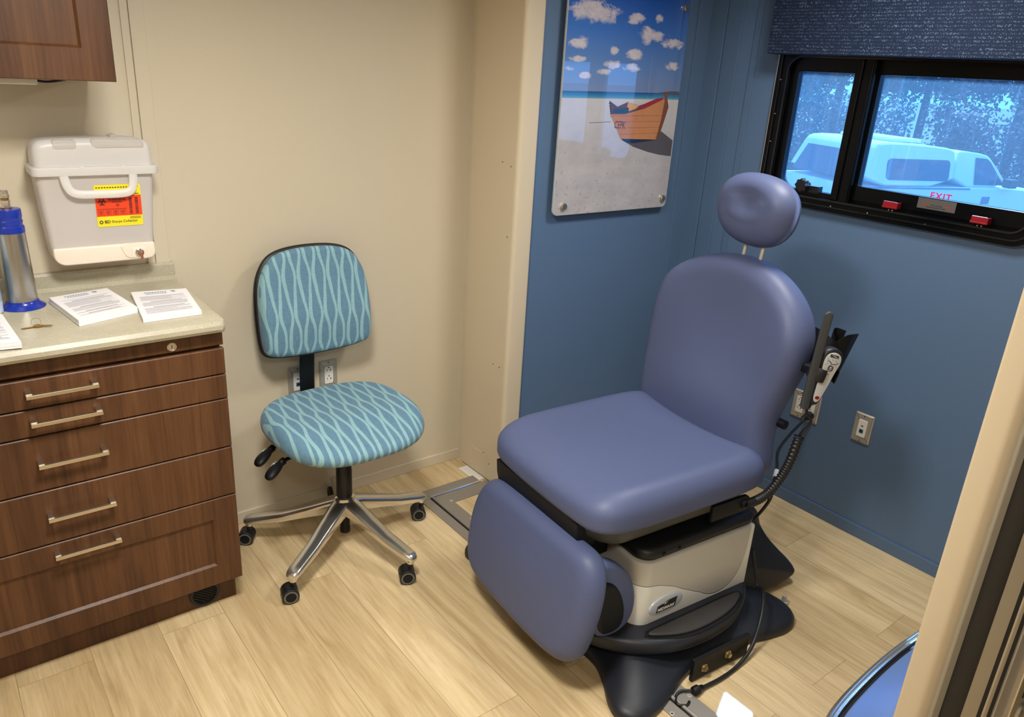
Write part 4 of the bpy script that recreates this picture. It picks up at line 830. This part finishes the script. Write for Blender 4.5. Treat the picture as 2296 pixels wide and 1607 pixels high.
# seat
soutl = smooth_poly([(-0.352, -0.16), (-0.342, -0.255), (-0.28, -0.298), (0.10, -0.300), (0.275, -0.294), (0.318, -0.25), (0.320, 0.26), (0.275, 0.300), (0.10, 0.302), (-0.25, 0.294), (-0.328, 0.26), (-0.352, 0.17)], 3, 128)
def seatd(x, y):
    return 0.012 * min(1, (abs(y) / 0.24) ** 3) - 0.014 * max(0, (-x - 0.20) / 0.12) ** 2 - 0.010 * math.exp(-(((x - 0.12) / 0.16) ** 2 + (y / 0.17) ** 2))
b = cushion(soutl, 0.100, 0.052, 0.026, 0.006, seatd); b.build('seat', M_vinyl, ec, xf=lambda v: Vector((v.x, v.y, v.z + 0.482)), smooth=180)
b = B(); b.loft([[(x, y, z) for x, y in rrect(x0, x1, -w_, w_, r_, 8)] for z, x0, x1, w_, r_ in ((0.398, -0.24, 0.24, 0.205, 0.07), (0.410, -0.275, 0.262, 0.230, 0.08), (0.440, -0.305, 0.275, 0.256, 0.085), (0.480, -0.318, 0.28, 0.268, 0.085))]); b.build('seat_shell', M_shell, ec, smooth=60)
b = B(); b.prism([(-0.325, 0.395), (-0.335, 0.44), (-0.338, 0.482), (-0.28, 0.482), (-0.27, 0.40)], 'y', -0.185, 0.225, 0.004); b.box(-0.30, -0.16, -0.12, 0.16, 0.30, 0.41); b.build('front_shroud', M_blacks, ec, smooth=30)
# backrest
A8 = math.radians(8); ca, sa = math.cos(A8), math.sin(A8)
def back_map(v, y0=0.0): return Vector((0.305 + v.y * sa - (v.z - 0.05) * ca, v.x + y0, 0.55 + v.y * ca + (v.z - 0.05) * sa))
bo2 = smooth_poly([(-0.240, -0.085), (0.255, -0.085), (0.292, -0.02), (0.302, 0.14), (0.310, 0.30), (0.306, 0.420), (0.264, 0.482), (0.165, 0.535), (0.06, 0.566), (-0.05, 0.566), (-0.145, 0.538), (-0.228, 0.482), (-0.276, 0.415), (-0.290, 0.335), (-0.266, 0.235), (-0.238, 0.14), (-0.240, 0.05), (-0.262, -0.02)], 3, 144)
def backd(x, y):
    return 0.018 * math.exp(-((y - 0.10) / 0.11) ** 2) * math.exp(-(x / 0.26) ** 2) + 0.016 * min(1.2, abs(x / 0.27)) ** 2.5 * math.exp(-((y - 0.36) / 0.20) ** 2) - 0.012 * math.exp(-((y - 0.36) / 0.14) ** 2 - (x / 0.15) ** 2)
b = cushion(bo2, 0.095, 0.055, 0.02, 0.004, backd); b.build('backrest', M_vinyl, ec, xf=back_map, smooth=180)
b = cushion(inset(bo2, 0.030), 0.035, 0.01, 0.025); b.build('back_shell', M_black, ec, xf=lambda v: back_map(Vector((v.x, v.y, v.z - 0.033))), smooth=60)
b = B()
for yy in (0.030, -0.036): b.tube([tuple(back_map(Vector((yy, 0.50, 0.03)))), tuple(back_map(Vector((yy, 0.66, 0.03))))], 0.0062, 12)
b.build('headrest_post', M_steel, ec)
ho = smooth_poly(ellipse(0, 0, 0.142, 0.108, 28, 2.35), 1, 96); ho = [(x * (1 + 0.06 * y / 0.11), y) for x, y in ho]
def headd(x, y): return -0.024 * math.exp(-((x / 0.055) ** 2 + ((y - 0.012) / 0.042) ** 2)) + 0.004
HT = math.radians(3)
b = cushion(ho, 0.096, 0.062, 0.034, 0.012, headd); b.build('headrest', M_vinyl, ec, xf=lambda v: back_map(Vector((v.x * math.cos(HT) - v.y * math.sin(HT) + 0.012, 0.703 + v.y * math.cos(HT) + v.x * math.sin(HT), v.z + 0.006 + 0.08 * v.y))), smooth=180)
# leg rest
LA = math.radians(11); cl, sl = math.cos(LA), math.sin(LA)
def leg_map(v): return Vector((-0.30 + v.y * sl - v.z * cl, v.x, 0.42 + v.y * cl + v.z * sl))
lo = smooth_poly([(-0.315, -0.20), (-0.292, -0.315), (-0.19, -0.350), (0.17, -0.350), (0.262, -0.315), (0.285, -0.20), (0.282, -0.09), (0.245, -0.018), (0.17, 0.000), (-0.19, 0.004), (-0.275, 0.005), (-0.312, -0.07)], 3, 128)
b = cushion(lo, 0.072, 0.046, 0.018, 0.006, lambda x, y: 0.006 * math.exp(-(x / 0.2) ** 2 - ((y + 0.16) / 0.1) ** 2)); lr = b.build('leg_rest', M_vinyl, ec, xf=leg_map, smooth=180)
b = cushion(inset(lo, 0.04), 0.02, 0.004, 0.012); b.build('leg_rest_backing', M_black, ec, xf=lambda v: leg_map(Vector((v.x, v.y, v.z - 0.018))), smooth=60)
bol = smooth_poly([(-0.305, 0.395), (-0.245, 0.375), (-0.185, 0.315), (-0.155, 0.235), (-0.160, 0.165), (-0.200, 0.130), (-0.255, 0.128), (-0.30, 0.15), (-0.31, 0.28)], 2, 64)
b = B(); b.prism(bol, 'y', -0.262, -0.212, 0.018, seg=5); bl_ = b.build('side_pad', M_vinyl, ec, smooth=60)
b = B(); b.prism(smooth_poly([(-0.30, 0.335), (-0.255, 0.318), (-0.222, 0.27), (-0.205, 0.215), (-0.207, 0.17), (-0.235, 0.148), (-0.30, 0.16)], 2, 40), 'y', -0.272, -0.250, 0.010, seg=4); b.build('pad_socket', M_blacks, bl_, smooth=60)
# bracket, conduit and cords at the near back corner
b = B(); b.prism(rrect(0.06, 0.215, 0.432, 0.482, (0.02, 0, 0, 0.01)), 'y', -0.296, -0.284, 0.002); cb = b.build('cable_bracket', M_blacks, ec)
b = B(); b.lathe([(0.013, 0), (0.013, 0.006), (0.006, 0.007), (0.006, 0.003), (0.0001, 0.003)], n=20); b.build('bracket_bolt', M_blacks, cb, xf=lambda v: Vector((0.192 + v.x, -0.296 - v.z, 0.455 + v.y)))
cp = spline([(0.200, -0.292, 0.452), (0.235, -0.296, 0.452), (0.28, -0.305, 0.472), (0.318, -0.312, 0.520), (0.342, -0.314, 0.570), (0.364, -0.312, 0.640)], 26)
b = B(); b.tube(cp, [0.0145 if (i // 2) % 2 else 0.0118 for i in range(len(cp))], 14); b.tube([cp[-1], cp[-1] + Vector((0.0015, 0, 0.004))], 0.0155, 14, cap=False); b.build('cable_conduit', M_black, ec, smooth=60)
b = B(); b.tube(spline([(1.022, 0.1, 0.398), (0.985, 0.095, 0.40), (0.90, 0.040, 0.425), (0.75, -0.021, 0.431), (0.60, -0.092, 0.437), (0.50, -0.168, 0.432), (0.45, -0.202, 0.425), (0.40, -0.237, 0.395), (0.38, -0.232, 0.35), (0.37, -0.20, 0.28)], 10), 0.0052, 10); pc = b.build('power_cord', M_black, ec)
b = B(); b.tube([(1.038, 0.098, 0.4005), (1.018, 0.098, 0.4), (1.012, 0.098, 0.4), (0.985, 0.092, 0.400), (0.965, 0.082, 0.404)], [0.0165, 0.0165, 0.014, 0.011, 0.006], 16); b.build('plug', M_black, pc)
b = B(); b.tube([(0.487, -0.178, 0.4315), (0.452, -0.200, 0.4255)], 0.0075, 12); b.build('cord_tag', M_white, pc)
fc = spline([(0.322, -0.262, 0.235), (0.332, -0.272, 0.185), (0.330, -0.300, 0.12), (0.30, -0.345, 0.135), (0.245, -0.392, 0.10), (0.185, -0.42, 0.035), (0.112, -0.436, 0.0085), (0.03, -0.446, 0.0075), (-0.055, -0.446, 0.010)], 10)
b = B(); b.tube(fc, 0.0058, 10); fcd = b.build('floor_cord', M_black, ec)
b = B(); b.tube([(-0.045, -0.446, 0.011), (-0.060, -0.447, 0.013), (-0.064, -0.447, 0.014), (-0.078, -0.447, 0.014), (-0.082, -0.447, 0.014)], [0.0085, 0.0095, 0.0135, 0.0135, 0.011], 18); cn = b.build('connector', M_blacks, fcd)
b = B(); b.tube(spline([(-0.080, -0.440, 0.012), (-0.105, -0.425, 0.010), (-0.130, -0.43, 0.007), (-0.145, -0.452, 0.0065), (-0.128, -0.468, 0.0065), (-0.110, -0.462, 0.0065)], 8), 0.0038, 8); b.build('hook_cable', M_black, fcd)
b = B(); b.cyl((0.362, -0.262, 0.658), (0.362, -0.225, 0.658), 0.014, 18); b.build('hinge_knob', M_blacks, ec)
# holder beside the backrest
def bar_flat(p0, p1, wv, hw, th, n=12):
    """flat bar with rounded ends between p0 and p1; wv = width direction"""
    p0 = Vector(p0); p1 = Vector(p1); t = (p1 - p0); L = t.length; t.normalize(); wv = Vector(wv); wv = (wv - t * t.dot(wv)).normalized(); nn = t.cross(wv)
    o = rrect(0, L, -hw, hw, hw * 0.98, 8); r = min(th * 0.45, hw * 0.4); rings = []
    for k, i in ((-th, r), (-th + r * 0.4, r * 0.3), (-th + r, 0), (th - r, 0), (th - r * 0.4, r * 0.3), (th, r)): rings.append([p0 + t * x + wv * y + nn * k for x, y in inset(o, i)])
    b = B(); b.loft(rings); return b
bar_flat((0.322, -0.335, 0.750), (0.348, -0.335, 1.035), (0.75, -0.60, 0.0), 0.0115, 0.0065).build('release_paddle', M_paddle, ec, smooth=50)
hb = B()
arcp = [(0.330, -0.310, 0.0), (0.370, -0.322, 0.0), (0.405, -0.342, 0.0), (0.430, -0.335, 0.0), (0.455, -0.305, 0.0)]
def plate(pts_top, pts_bot, th):
    b = B(); n = len(pts_top); T = [Vector(p) for p in pts_top]; Bq = [Vector(p) for p in pts_bot]; o = Vector((0.35, 0.6, 0)).normalized() * th
    b.loft([T, [p + o for p in T], [p + o for p in Bq], Bq, T], False, False, 0, closed=False); b.loft([[T[0], T[0] + o, Bq[0] + o, Bq[0]]], True, False); b.loft([[T[-1], T[-1] + o, Bq[-1] + o, Bq[-1]]], True, False); return b
w1t = spline([(0.405, -0.262, 0.962), (0.408, -0.290, 0.955), (0.420, -0.318, 0.938), (0.432, -0.328, 0.928)], 6); w1b = spline([(0.390, -0.262, 0.845), (0.388, -0.290, 0.84), (0.395, -0.318, 0.835), (0.415, -0.328, 0.83)], 6)
hl = plate(w1t, w1b, 0.005).build('holder', M_blacks, ec, smooth=40)
w2t = spline([(0.432, -0.322, 0.930), (0.452, -0.335, 0.950), (0.478, -0.338, 0.952), (0.520, -0.330, 0.945)], 6); w2b = spline([(0.415, -0.318, 0.83), (0.428, -0.333, 0.825), (0.442, -0.336, 0.822), (0.456, -0.330, 0.818)], 6)
plate(w2t, w2b, 0.004).build('holder_wing', M_blacks, hl, smooth=40)
w3t = spline([(0.432, -0.318, 0.935), (0.448, -0.296, 0.955), (0.470, -0.290, 0.958), (0.495, -0.305, 0.95)], 6); w3b = spline([(0.415, -0.316, 0.83), (0.425, -0.30, 0.83), (0.435, -0.295, 0.83), (0.45, -0.305, 0.83)], 6)
plate(w3t, w3b, 0.004).build('holder_wing', M_blacks, hl, smooth=40)
b = B(); b.box(0.352, 0.392, -0.312, -0.240, 0.838, 0.866); b.build('holder_clamp', M_blacks, hl, smooth=0, bevel=0.006)
SG = 1
# clip arms round the hand control
HA = Vector((0.350, -0.334, 0.765)); HB_ = Vector((0.388, -0.345, 0.925)); hx = (HB_ - HA); HL = hx.length; hx.normalize()
hn = Vector((-0.38, -0.91, 0.12)); hn = (hn - hx * hx.dot(hn)).normalized(); hw_ = hn.cross(hx)   # hw_: across
def hmap(u, t, d): return HA + hx * t + hw_ * u + hn * d
cl_ = [hmap(SG * 0.006, 0.086, 0.0235), hmap(SG * 0.020, 0.086, 0.0245), hmap(SG * 0.036, 0.088, 0.012), hmap(SG * 0.039, 0.090, -0.006), hmap(SG * 0.028, 0.092, -0.021), hmap(0, 0.094, -0.025), hmap(SG * -0.028, 0.092, -0.021), hmap(SG * -0.040, 0.090, -0.006), hmap(SG * -0.041, 0.088, 0.008)]
pth = spline(cl_, 5); b = B(); b.tube(pth, [(0.0190, 0.0024)] * len(pth), 14, flat=tuple(hx)); b.build('clip', M_black, hl)

# hand control (rests in the holder)
hc = thing('hand_control', 'black hand control with light grey keypad clipped beside the exam chair backrest', 'hand control', (1.60, 1.38, 0.0), math.radians(-5))
hout = smooth_poly([(-0.010, -0.004), (0.010, -0.004), (0.0165, 0.03), (0.017, 0.07), (0.021, 0.105), (0.0265, 0.135), (0.021, 0.160), (0.0, 0.172), (-0.021, 0.160), (-0.0265, 0.135), (-0.021, 0.105), (-0.017, 0.07), (-0.0165, 0.03)], 2, 72)
def hand(bld): return lambda v: hmap(v.x * 1.36, v.y, v.z * 1.35)
b = B(); b.prism(hout, 'z', -0.013, 0.013, 0.009, seg=5); hbdy = b.build('body', M_black, hc, xf=hand(b), smooth=60)
fout = smooth_poly([(-0.007, 0.008), (0.007, 0.008), (0.0115, 0.05), (0.0155, 0.105), (0.0195, 0.133), (0.015, 0.152), (0.0, 0.160), (-0.015, 0.152), (-0.0195, 0.133), (-0.0155, 0.105), (-0.0115, 0.05)], 2, 64)
b = B(); b.prism(fout, 'z', 0.0125, 0.0142, 0.0006); kp = b.build('keypad', M_greyface, hc, xf=hand(b), smooth=40)
b = B(); O3 = (0, 0, 0.01425); U3 = (1, 0, 0); V3 = (0, 1, 0)
flat(b, [(-0.010, 0.143), (0.010, 0.143), (0.011, 0.1515), (-0.009, 0.1515)], O3, U3, V3, 0, 0)
flat(b, [(-0.008, 0.1445), (0.0, 0.1462), (0.008, 0.1500), (-0.001, 0.1485)], O3, U3, V3, 0.0002, 1)
def stroke(pts, w_, mi=0):
    for p, q in zip(pts[:-1], pts[1:]):
        d = Vector((q[0] - p[0], q[1] - p[1])).normalized(); nx, ny = -d.y * w_, d.x * w_
        flat(b, [(p[0] + nx, p[1] + ny), (q[0] + nx, q[1] + ny), (q[0] - nx, q[1] - ny), (p[0] - nx, p[1] - ny)][::-1], O3, U3, V3, 0, mi)
stroke([(-0.014, 0.131), (-0.008, 0.126), (0.0, 0.124)], 0.0011); stroke([(0.0, 0.124), (0.004, 0.129), (0.009, 0.1325)], 0.0011); stroke([(0.009, 0.1325), (0.012, 0.130)], 0.0009)
for u, v in ((-0.008, 0.135), (0.001, 0.137), (0.012, 0.137), (-0.010, 0.121), (0.010, 0.124), (0.013, 0.120)): stroke([(u - 0.0012, v - 0.0012), (u + 0.0012, v + 0.0012)], 0.0006)
stroke([(-0.006, 0.106), (-0.006, 0.117), (0.003, 0.120), (0.004, 0.108), (-0.006, 0.106)], 0.0016); stroke([(-0.004, 0.112), (0.003, 0.113)], 0.001); stroke([(-0.006, 0.102), (0.006, 0.104)], 0.0008); stroke([(-0.004, 0.094), (0.0, 0.095)], 0.0008)
b.build('key_symbols', [pbr('keypad print', S(58, 60, 64), 0.5), M_greyface], kp, xf=hand(b), smooth=0)
b = B(); b.prism(ellipse(0, 0.022, 0.0052, 0.0052, 20), 'z', 0.014, 0.0148, 0.0003); b.build('stop_button', M_red, kp, xf=hand(b), smooth=30)
b = B(); b.tube(spline([tuple(hmap(0, 0.004, 0)), tuple(hmap(0, -0.010, 0)), tuple(hmap(-0.001, -0.030, 0.0)), (0.366, -0.338, 0.700), (0.362, -0.322, 0.665), (0.363, -0.312, 0.640), (0.360, -0.312, 0.615)], 8), [0.0075] * 6 + [0.0062] * 6 + [0.0042] * 37, 10); b.build('cord', M_black, hc)

# ------------------------------------------------------------------ step bin behind the door post
tb = thing('step_bin', 'blue lidded waste bin with a bright chrome rim, partly behind the door post', 'bin', (1.57, 0.42, 0))
binp = smooth_poly([(-0.325, -0.11), (-0.325, 0.055), (-0.305, 0.082), (-0.20, 0.098), (0.0, 0.108), (0.20, 0.098), (0.305, 0.082), (0.325, 0.055), (0.325, -0.11)], 2, 120)
def zs(o, z): return [(x, y, z) for x, y in o]
b = B(); b.loft([zs(inset(binp, i), z) for z, i in ((0.0, 0.006), (0.01, 0.004), (0.395, 0.004), (0.40, 0.010))]); b.build('body', M_steel, tb, smooth=50)
b = B(); b.loft([zs(inset(binp, i), z) for z, i in ((0.388, 0.0), (0.386, -0.003), (0.398, -0.005), (0.412, -0.003), (0.418, 0.002), (0.418, 0.006), (0.411, 0.0085), (0.411, 0.010), (0.4165, 0.0115), (0.4165, 0.015), (0.405, 0.017))], False, False); b.build('rim', M_chrome, tb, smooth=60)
b = B(); b.prism(inset(binp, 0.015), 'z', 0.40, 0.409, 0.0); b.build('gasket', M_blacks, tb)
b = B(); b.prism(inset(binp, 0.024), 'z', 0.405, 0.4155, 0.004); b.build('lid', M_binlid, tb, smooth=50)

# ================================================================== outside the window
M_asph = pbr('asphalt', S(96, 104, 118), 0.9, var=0.1); M_truck = pbr('white truck paint', S(226, 232, 238), 0.3); M_tglass = pbr('vehicle glass', S(24, 40, 64), 0.08); M_navy = pbr('dark blue car paint', S(24, 44, 84), 0.2, coat=1.0); M_tyre = pbr('tyre', S(24, 24, 26), 0.8)
b = B(); b.box(3.2, 240, -160, 200, -1.15, -1.0); struct(b.build('ground', M_asph, smooth=0))
def wheels(t, xs, w, r):
    for x in xs:
        for y0, y1 in ((0.0, 0.2), (w - 0.2, w)):
            b = B(); b.prism(ellipse(x, r, r, r, 28), 'y', y0 + 0.015, y1 - 0.015, 0.03); wh = b.build('wheel', M_tyre, t); b = B(); b.prism(ellipse(x, r, r * 0.6, r * 0.6, 24), 'y', y0, y0 + 0.03, 0.01); b.build('hub', M_steel, wh)
tk = thing('pickup_truck', 'white pickup truck with a topper, parked outside the window', 'truck', (10.989, 4.821, -1.0), math.atan2(-0.384, 0.923))
W_ = 1.68
def side_loft(b, prof, y0, y1, tw=0.0, mi=0, zref=1.45):
    """profile (x, z) extruded across; above zref it leans in by tw per metre"""
    def P(x, z, y, s): return (x, y + s * max(0, z - zref) * tw, z)
    b.loft([[P(x, z, y0, 1) for x, z in inset(prof, 0.02)], [P(x, z, y0 + 0.02, 1) for x, z in prof], [P(x, z, y1 - 0.02, -1) for x, z in prof], [P(x, z, y1, -1) for x, z in inset(prof, 0.02)]], True, True, mi)
b = B(); side_loft(b, [(-1.15, 0.62), (-1.13, 1.40), (0.30, 1.42), (1.40, 1.43), (2.1, 1.38), (2.55, 1.25), (2.62, 0.9), (2.6, 0.55), (-1.1, 0.5)], 0, W_); b.build('body', M_truck, tk, smooth=40)
b = B(); b.prism([(-1.14, 1.385), (0.72, 1.392), (0.72, 1.412), (-1.14, 1.405)], 'y', -0.006, 0.02, 0.0); b.build('body_line', M_asph, tk, smooth=0)
b = B(); side_loft(b, smooth_poly([(-1.10, 1.42), (-0.93, 1.86), (-0.88, 1.955), (-0.6, 1.975), (0.0, 1.955), (0.36, 1.925), (0.42, 1.86), (0.42, 1.42)], 1, 48), 0.01, W_ - 0.01, 0.16); tp = b.build('topper', M_truck, tk, smooth=40)
b = B(); b.add([(x, 0.004 + max(0, z - 1.45) * 0.16, z) for x, z in rrect(-0.70, 0.46 - 0.13, 1.50, 1.775, 0.06, 5)], [list(range(24))]); b.build('side_window', M_tglass, tp, smooth=0)
b = B(); b.add([(-1.085, 0.16, 1.47), (-1.085, W_ - 0.16, 1.47), (-0.955, W_ - 0.26, 1.83), (-0.955, 0.26, 1.83)], [(0, 1, 2, 3)]); b.build('rear_window', M_tglass, tp, smooth=0, xf=lambda v: v + Vector((-0.02, 0, 0)))
b = B(); b.box(-0.5, 0.0, 0.3, W_ - 0.3, 1.965, 2.02); b.build('roof_rack', M_truck, tp, smooth=0, bevel=0.02)
b = B(); side_loft(b, smooth_poly([(0.42, 1.42), (0.44, 1.88), (0.60, 1.90), (0.95, 1.865), (1.06, 1.80), (1.42, 1.43)], 1, 40), 0.02, W_ - 0.02, 0.18); cbn = b.build('cab', M_truck, tk, smooth=40)
b = B(); b.add([(x, 0.010 + max(0, z - 1.45) * 0.18, z) for x, z in ((0.78, 1.46), (1.30, 1.46), (1.02, 1.77), (0.95, 1.81), (0.76, 1.82))], [list(range(5))]); b.build('side_window', M_tglass, cbn, smooth=0)
b = B(); b.box(1.22, 1.36, -0.16, -0.02, 1.44, 1.56); b.build('mirror', M_tyre, tk, smooth=0, bevel=0.02)
b = B(); b.add([(0.96, -0.004, 1.20), (1.10, -0.004, 1.20), (1.10, -0.004, 1.30), (0.96, -0.004, 1.30)], [(0, 1, 2, 3)]); b.build('fuel_flap', M_asph, tk, smooth=0)
wheels(tk, (-0.35, 1.85), W_, 0.34)
def car(name, label, loc, rz_, m, h=1.62):
    t = thing(name, label, 'car', loc, rz_); s = h / 1.62; Wc = 1.75
    b = B(); side_loft(b, smooth_poly([(-2.2, 0.35), (-2.25, 0.95), (-1.9, 1.02), (1.1, 1.0), (2.0, 0.88), (2.2, 0.7), (2.2, 0.35)], 1, 48), 0, Wc); b.build('body', m, t, smooth=50)
    b = B(); side_loft(b, smooth_poly([(-2.1, 0.98), (-1.75, 1.52 * s), (-1.2, 1.62 * s), (0.0, 1.62 * s), (0.5, 1.5 * s), (1.25, 0.98)], 1, 40), 0.06, Wc - 0.06, 0.25, zref=1.0); cb_ = b.build('cabin', m, t, smooth=50)
    b = B(); b.add([(x, 0.055 + max(0, z - 1.0) * 0.25 - 0.004, z) for x, z in ((-1.75, 1.04), (-0.35, 1.04), (-0.35, 1.5 * s), (-1.45, 1.5 * s))], [(0, 1, 2, 3)]); b.add([(x, 0.055 + max(0, z - 1.0) * 0.25 - 0.004, z) for x, z in ((-0.28, 1.04), (0.95, 1.04), (0.38, 1.44 * s), (-0.28, 1.5 * s))], [(0, 1, 2, 3)]); b.build('side_window', M_tglass, cb_, smooth=0)
    wheels(t, (-1.35, 1.35), Wc, 0.33); return t
car('parked_car', 'dark blue car parked behind the rear of the white pickup', (11.6, 9.3, -1.0), math.radians(-25), M_navy, 1.75)
car('parked_car', 'dark car parked ahead of the white pickup at the right window edge', (17.3, 3.6, -1.0), math.radians(-70), M_navy, 1.7)
# trees: hedge of bushes, taller trees behind with bright gaps below the crowns
M_leaf = [pbr('dark green foliage', S(40, 66, 44), 0.8, var=0.3), pbr('blue green foliage', S(52, 78, 74), 0.8, var=0.3), pbr('rust autumn foliage', S(104, 74, 52), 0.8, var=0.3)]
M_bark = pbr('bark', S(70, 60, 54), 0.9)
def tree_mesh(kind, seed, m):
    random.seed(seed); b = B()
    if kind == 'bush': cl, nl, sz = [(random.uniform(-1.35, 1.35), random.uniform(-0.8, 0.8), random.uniform(0.15, 2.35)) for _ in range(60)], 150, 0.13
    else: cl, nl, sz = [(random.uniform(-2.2, 2.2), random.uniform(-1.6, 1.6), 2.85 + 4.2 * random.random() ** 1.5) for _ in range(120)], 130, 0.18
    for c in cl:
        for _ in range(nl):
            p = Vector(c) + Vector((max(-.3, min(.3, random.gauss(0, 0.22))), max(-.4, min(.4, random.gauss(0, 0.22))), max(-.6, min(.6, random.gauss(0, 0.26))))); p.z = max(p.z, 0.05)
            u = Vector((random.gauss(0, 1), random.gauss(0, 1), random.gauss(0, 1))).normalized(); w_ = u.orthogonal().normalized(); s = sz * random.uniform(0.5, 1.1)
            b.add([p - u * s * .5, p + w_ * s * .34, p + u * s * .5, p - w_ * s * .34], [(0, 1, 2, 3)])
    return b
def trunk(h, r): b = B(); b.tube([(0, 0, 0), (0.05, 0, h * .5), (0, 0.05, h)], [r, r * .8, r * .5], 10); return b
protos = {}
for kind, seeds in (('bush', (11, 12, 13)), ('tree', (21, 22, 23))):
    for k, sd in enumerate(seeds):
        e = empty('bush' if kind == 'bush' else 'tree', (0, 0, 0)); tree_mesh(kind, sd, None).build('foliage', M_leaf[k], e, smooth=0); trunk(1.2 if kind == 'bush' else 5.5, 0.06 if kind == 'bush' else 0.16).build('trunk', M_bark, e); protos[(kind, k)] = e
used = set()
def plant(kind, k, x, y, s, rz_, label, cat, group):
    src = protos[(kind, k)]
    if (kind, k) in used:
        r = src.copy(); COL.objects.link(r)
        for ch in src.children: c = ch.copy(); COL.objects.link(c); c.parent = r
    else: r = src; used.add((kind, k))
    r.location = (x, y, -1.0); r.rotation_euler = (0, 0, rz_); r.scale = (s, s, s); tag(r, label, cat, group)
kinds_b = ('dark green leafy bush in the hedge beyond the parked vehicles', 'blue green leafy bush in the hedge beyond the parked vehicles', 'rust coloured leafy bush in the hedge beyond the parked vehicles')
kinds_t = ('dark green tall tree beyond the parking lot', 'blue green tall tree beyond the parking lot', 'rust coloured tall tree beyond the parking lot')
random.seed(42)
# rows across the line of sight through the window
for i in range(8):
    q = (i - 3.5) * 3.3; k = (0, 1, 0, 1, 2, 0, 1, 0)[i]
    plant('bush', k, 20.6 + 0.423 * q, 9.6 - 0.906 * q, random.uniform(0.95, 1.02), -1.13, kinds_b[k], 'bush', ('dark green', 'blue green', 'rust')[k] + ' hedge bushes outside')
for i in range(11):
    row = i // 6; q = (i - 2.5) * 5.1 if row == 0 else (i - 8) * 5.1; k = (0, 1, 0, 2, 1, 0, 1, 0, 1, 0, 1)[i]; D = 28.0 + row * 4.6
    plant('tree', k, 0.906 * D + 0.423 * q, 0.423 * D - 0.906 * q, random.uniform(0.98, 1.02), -1.13, kinds_t[k], 'tree', ('dark green', 'blue green', 'rust')[k] + ' trees outside')
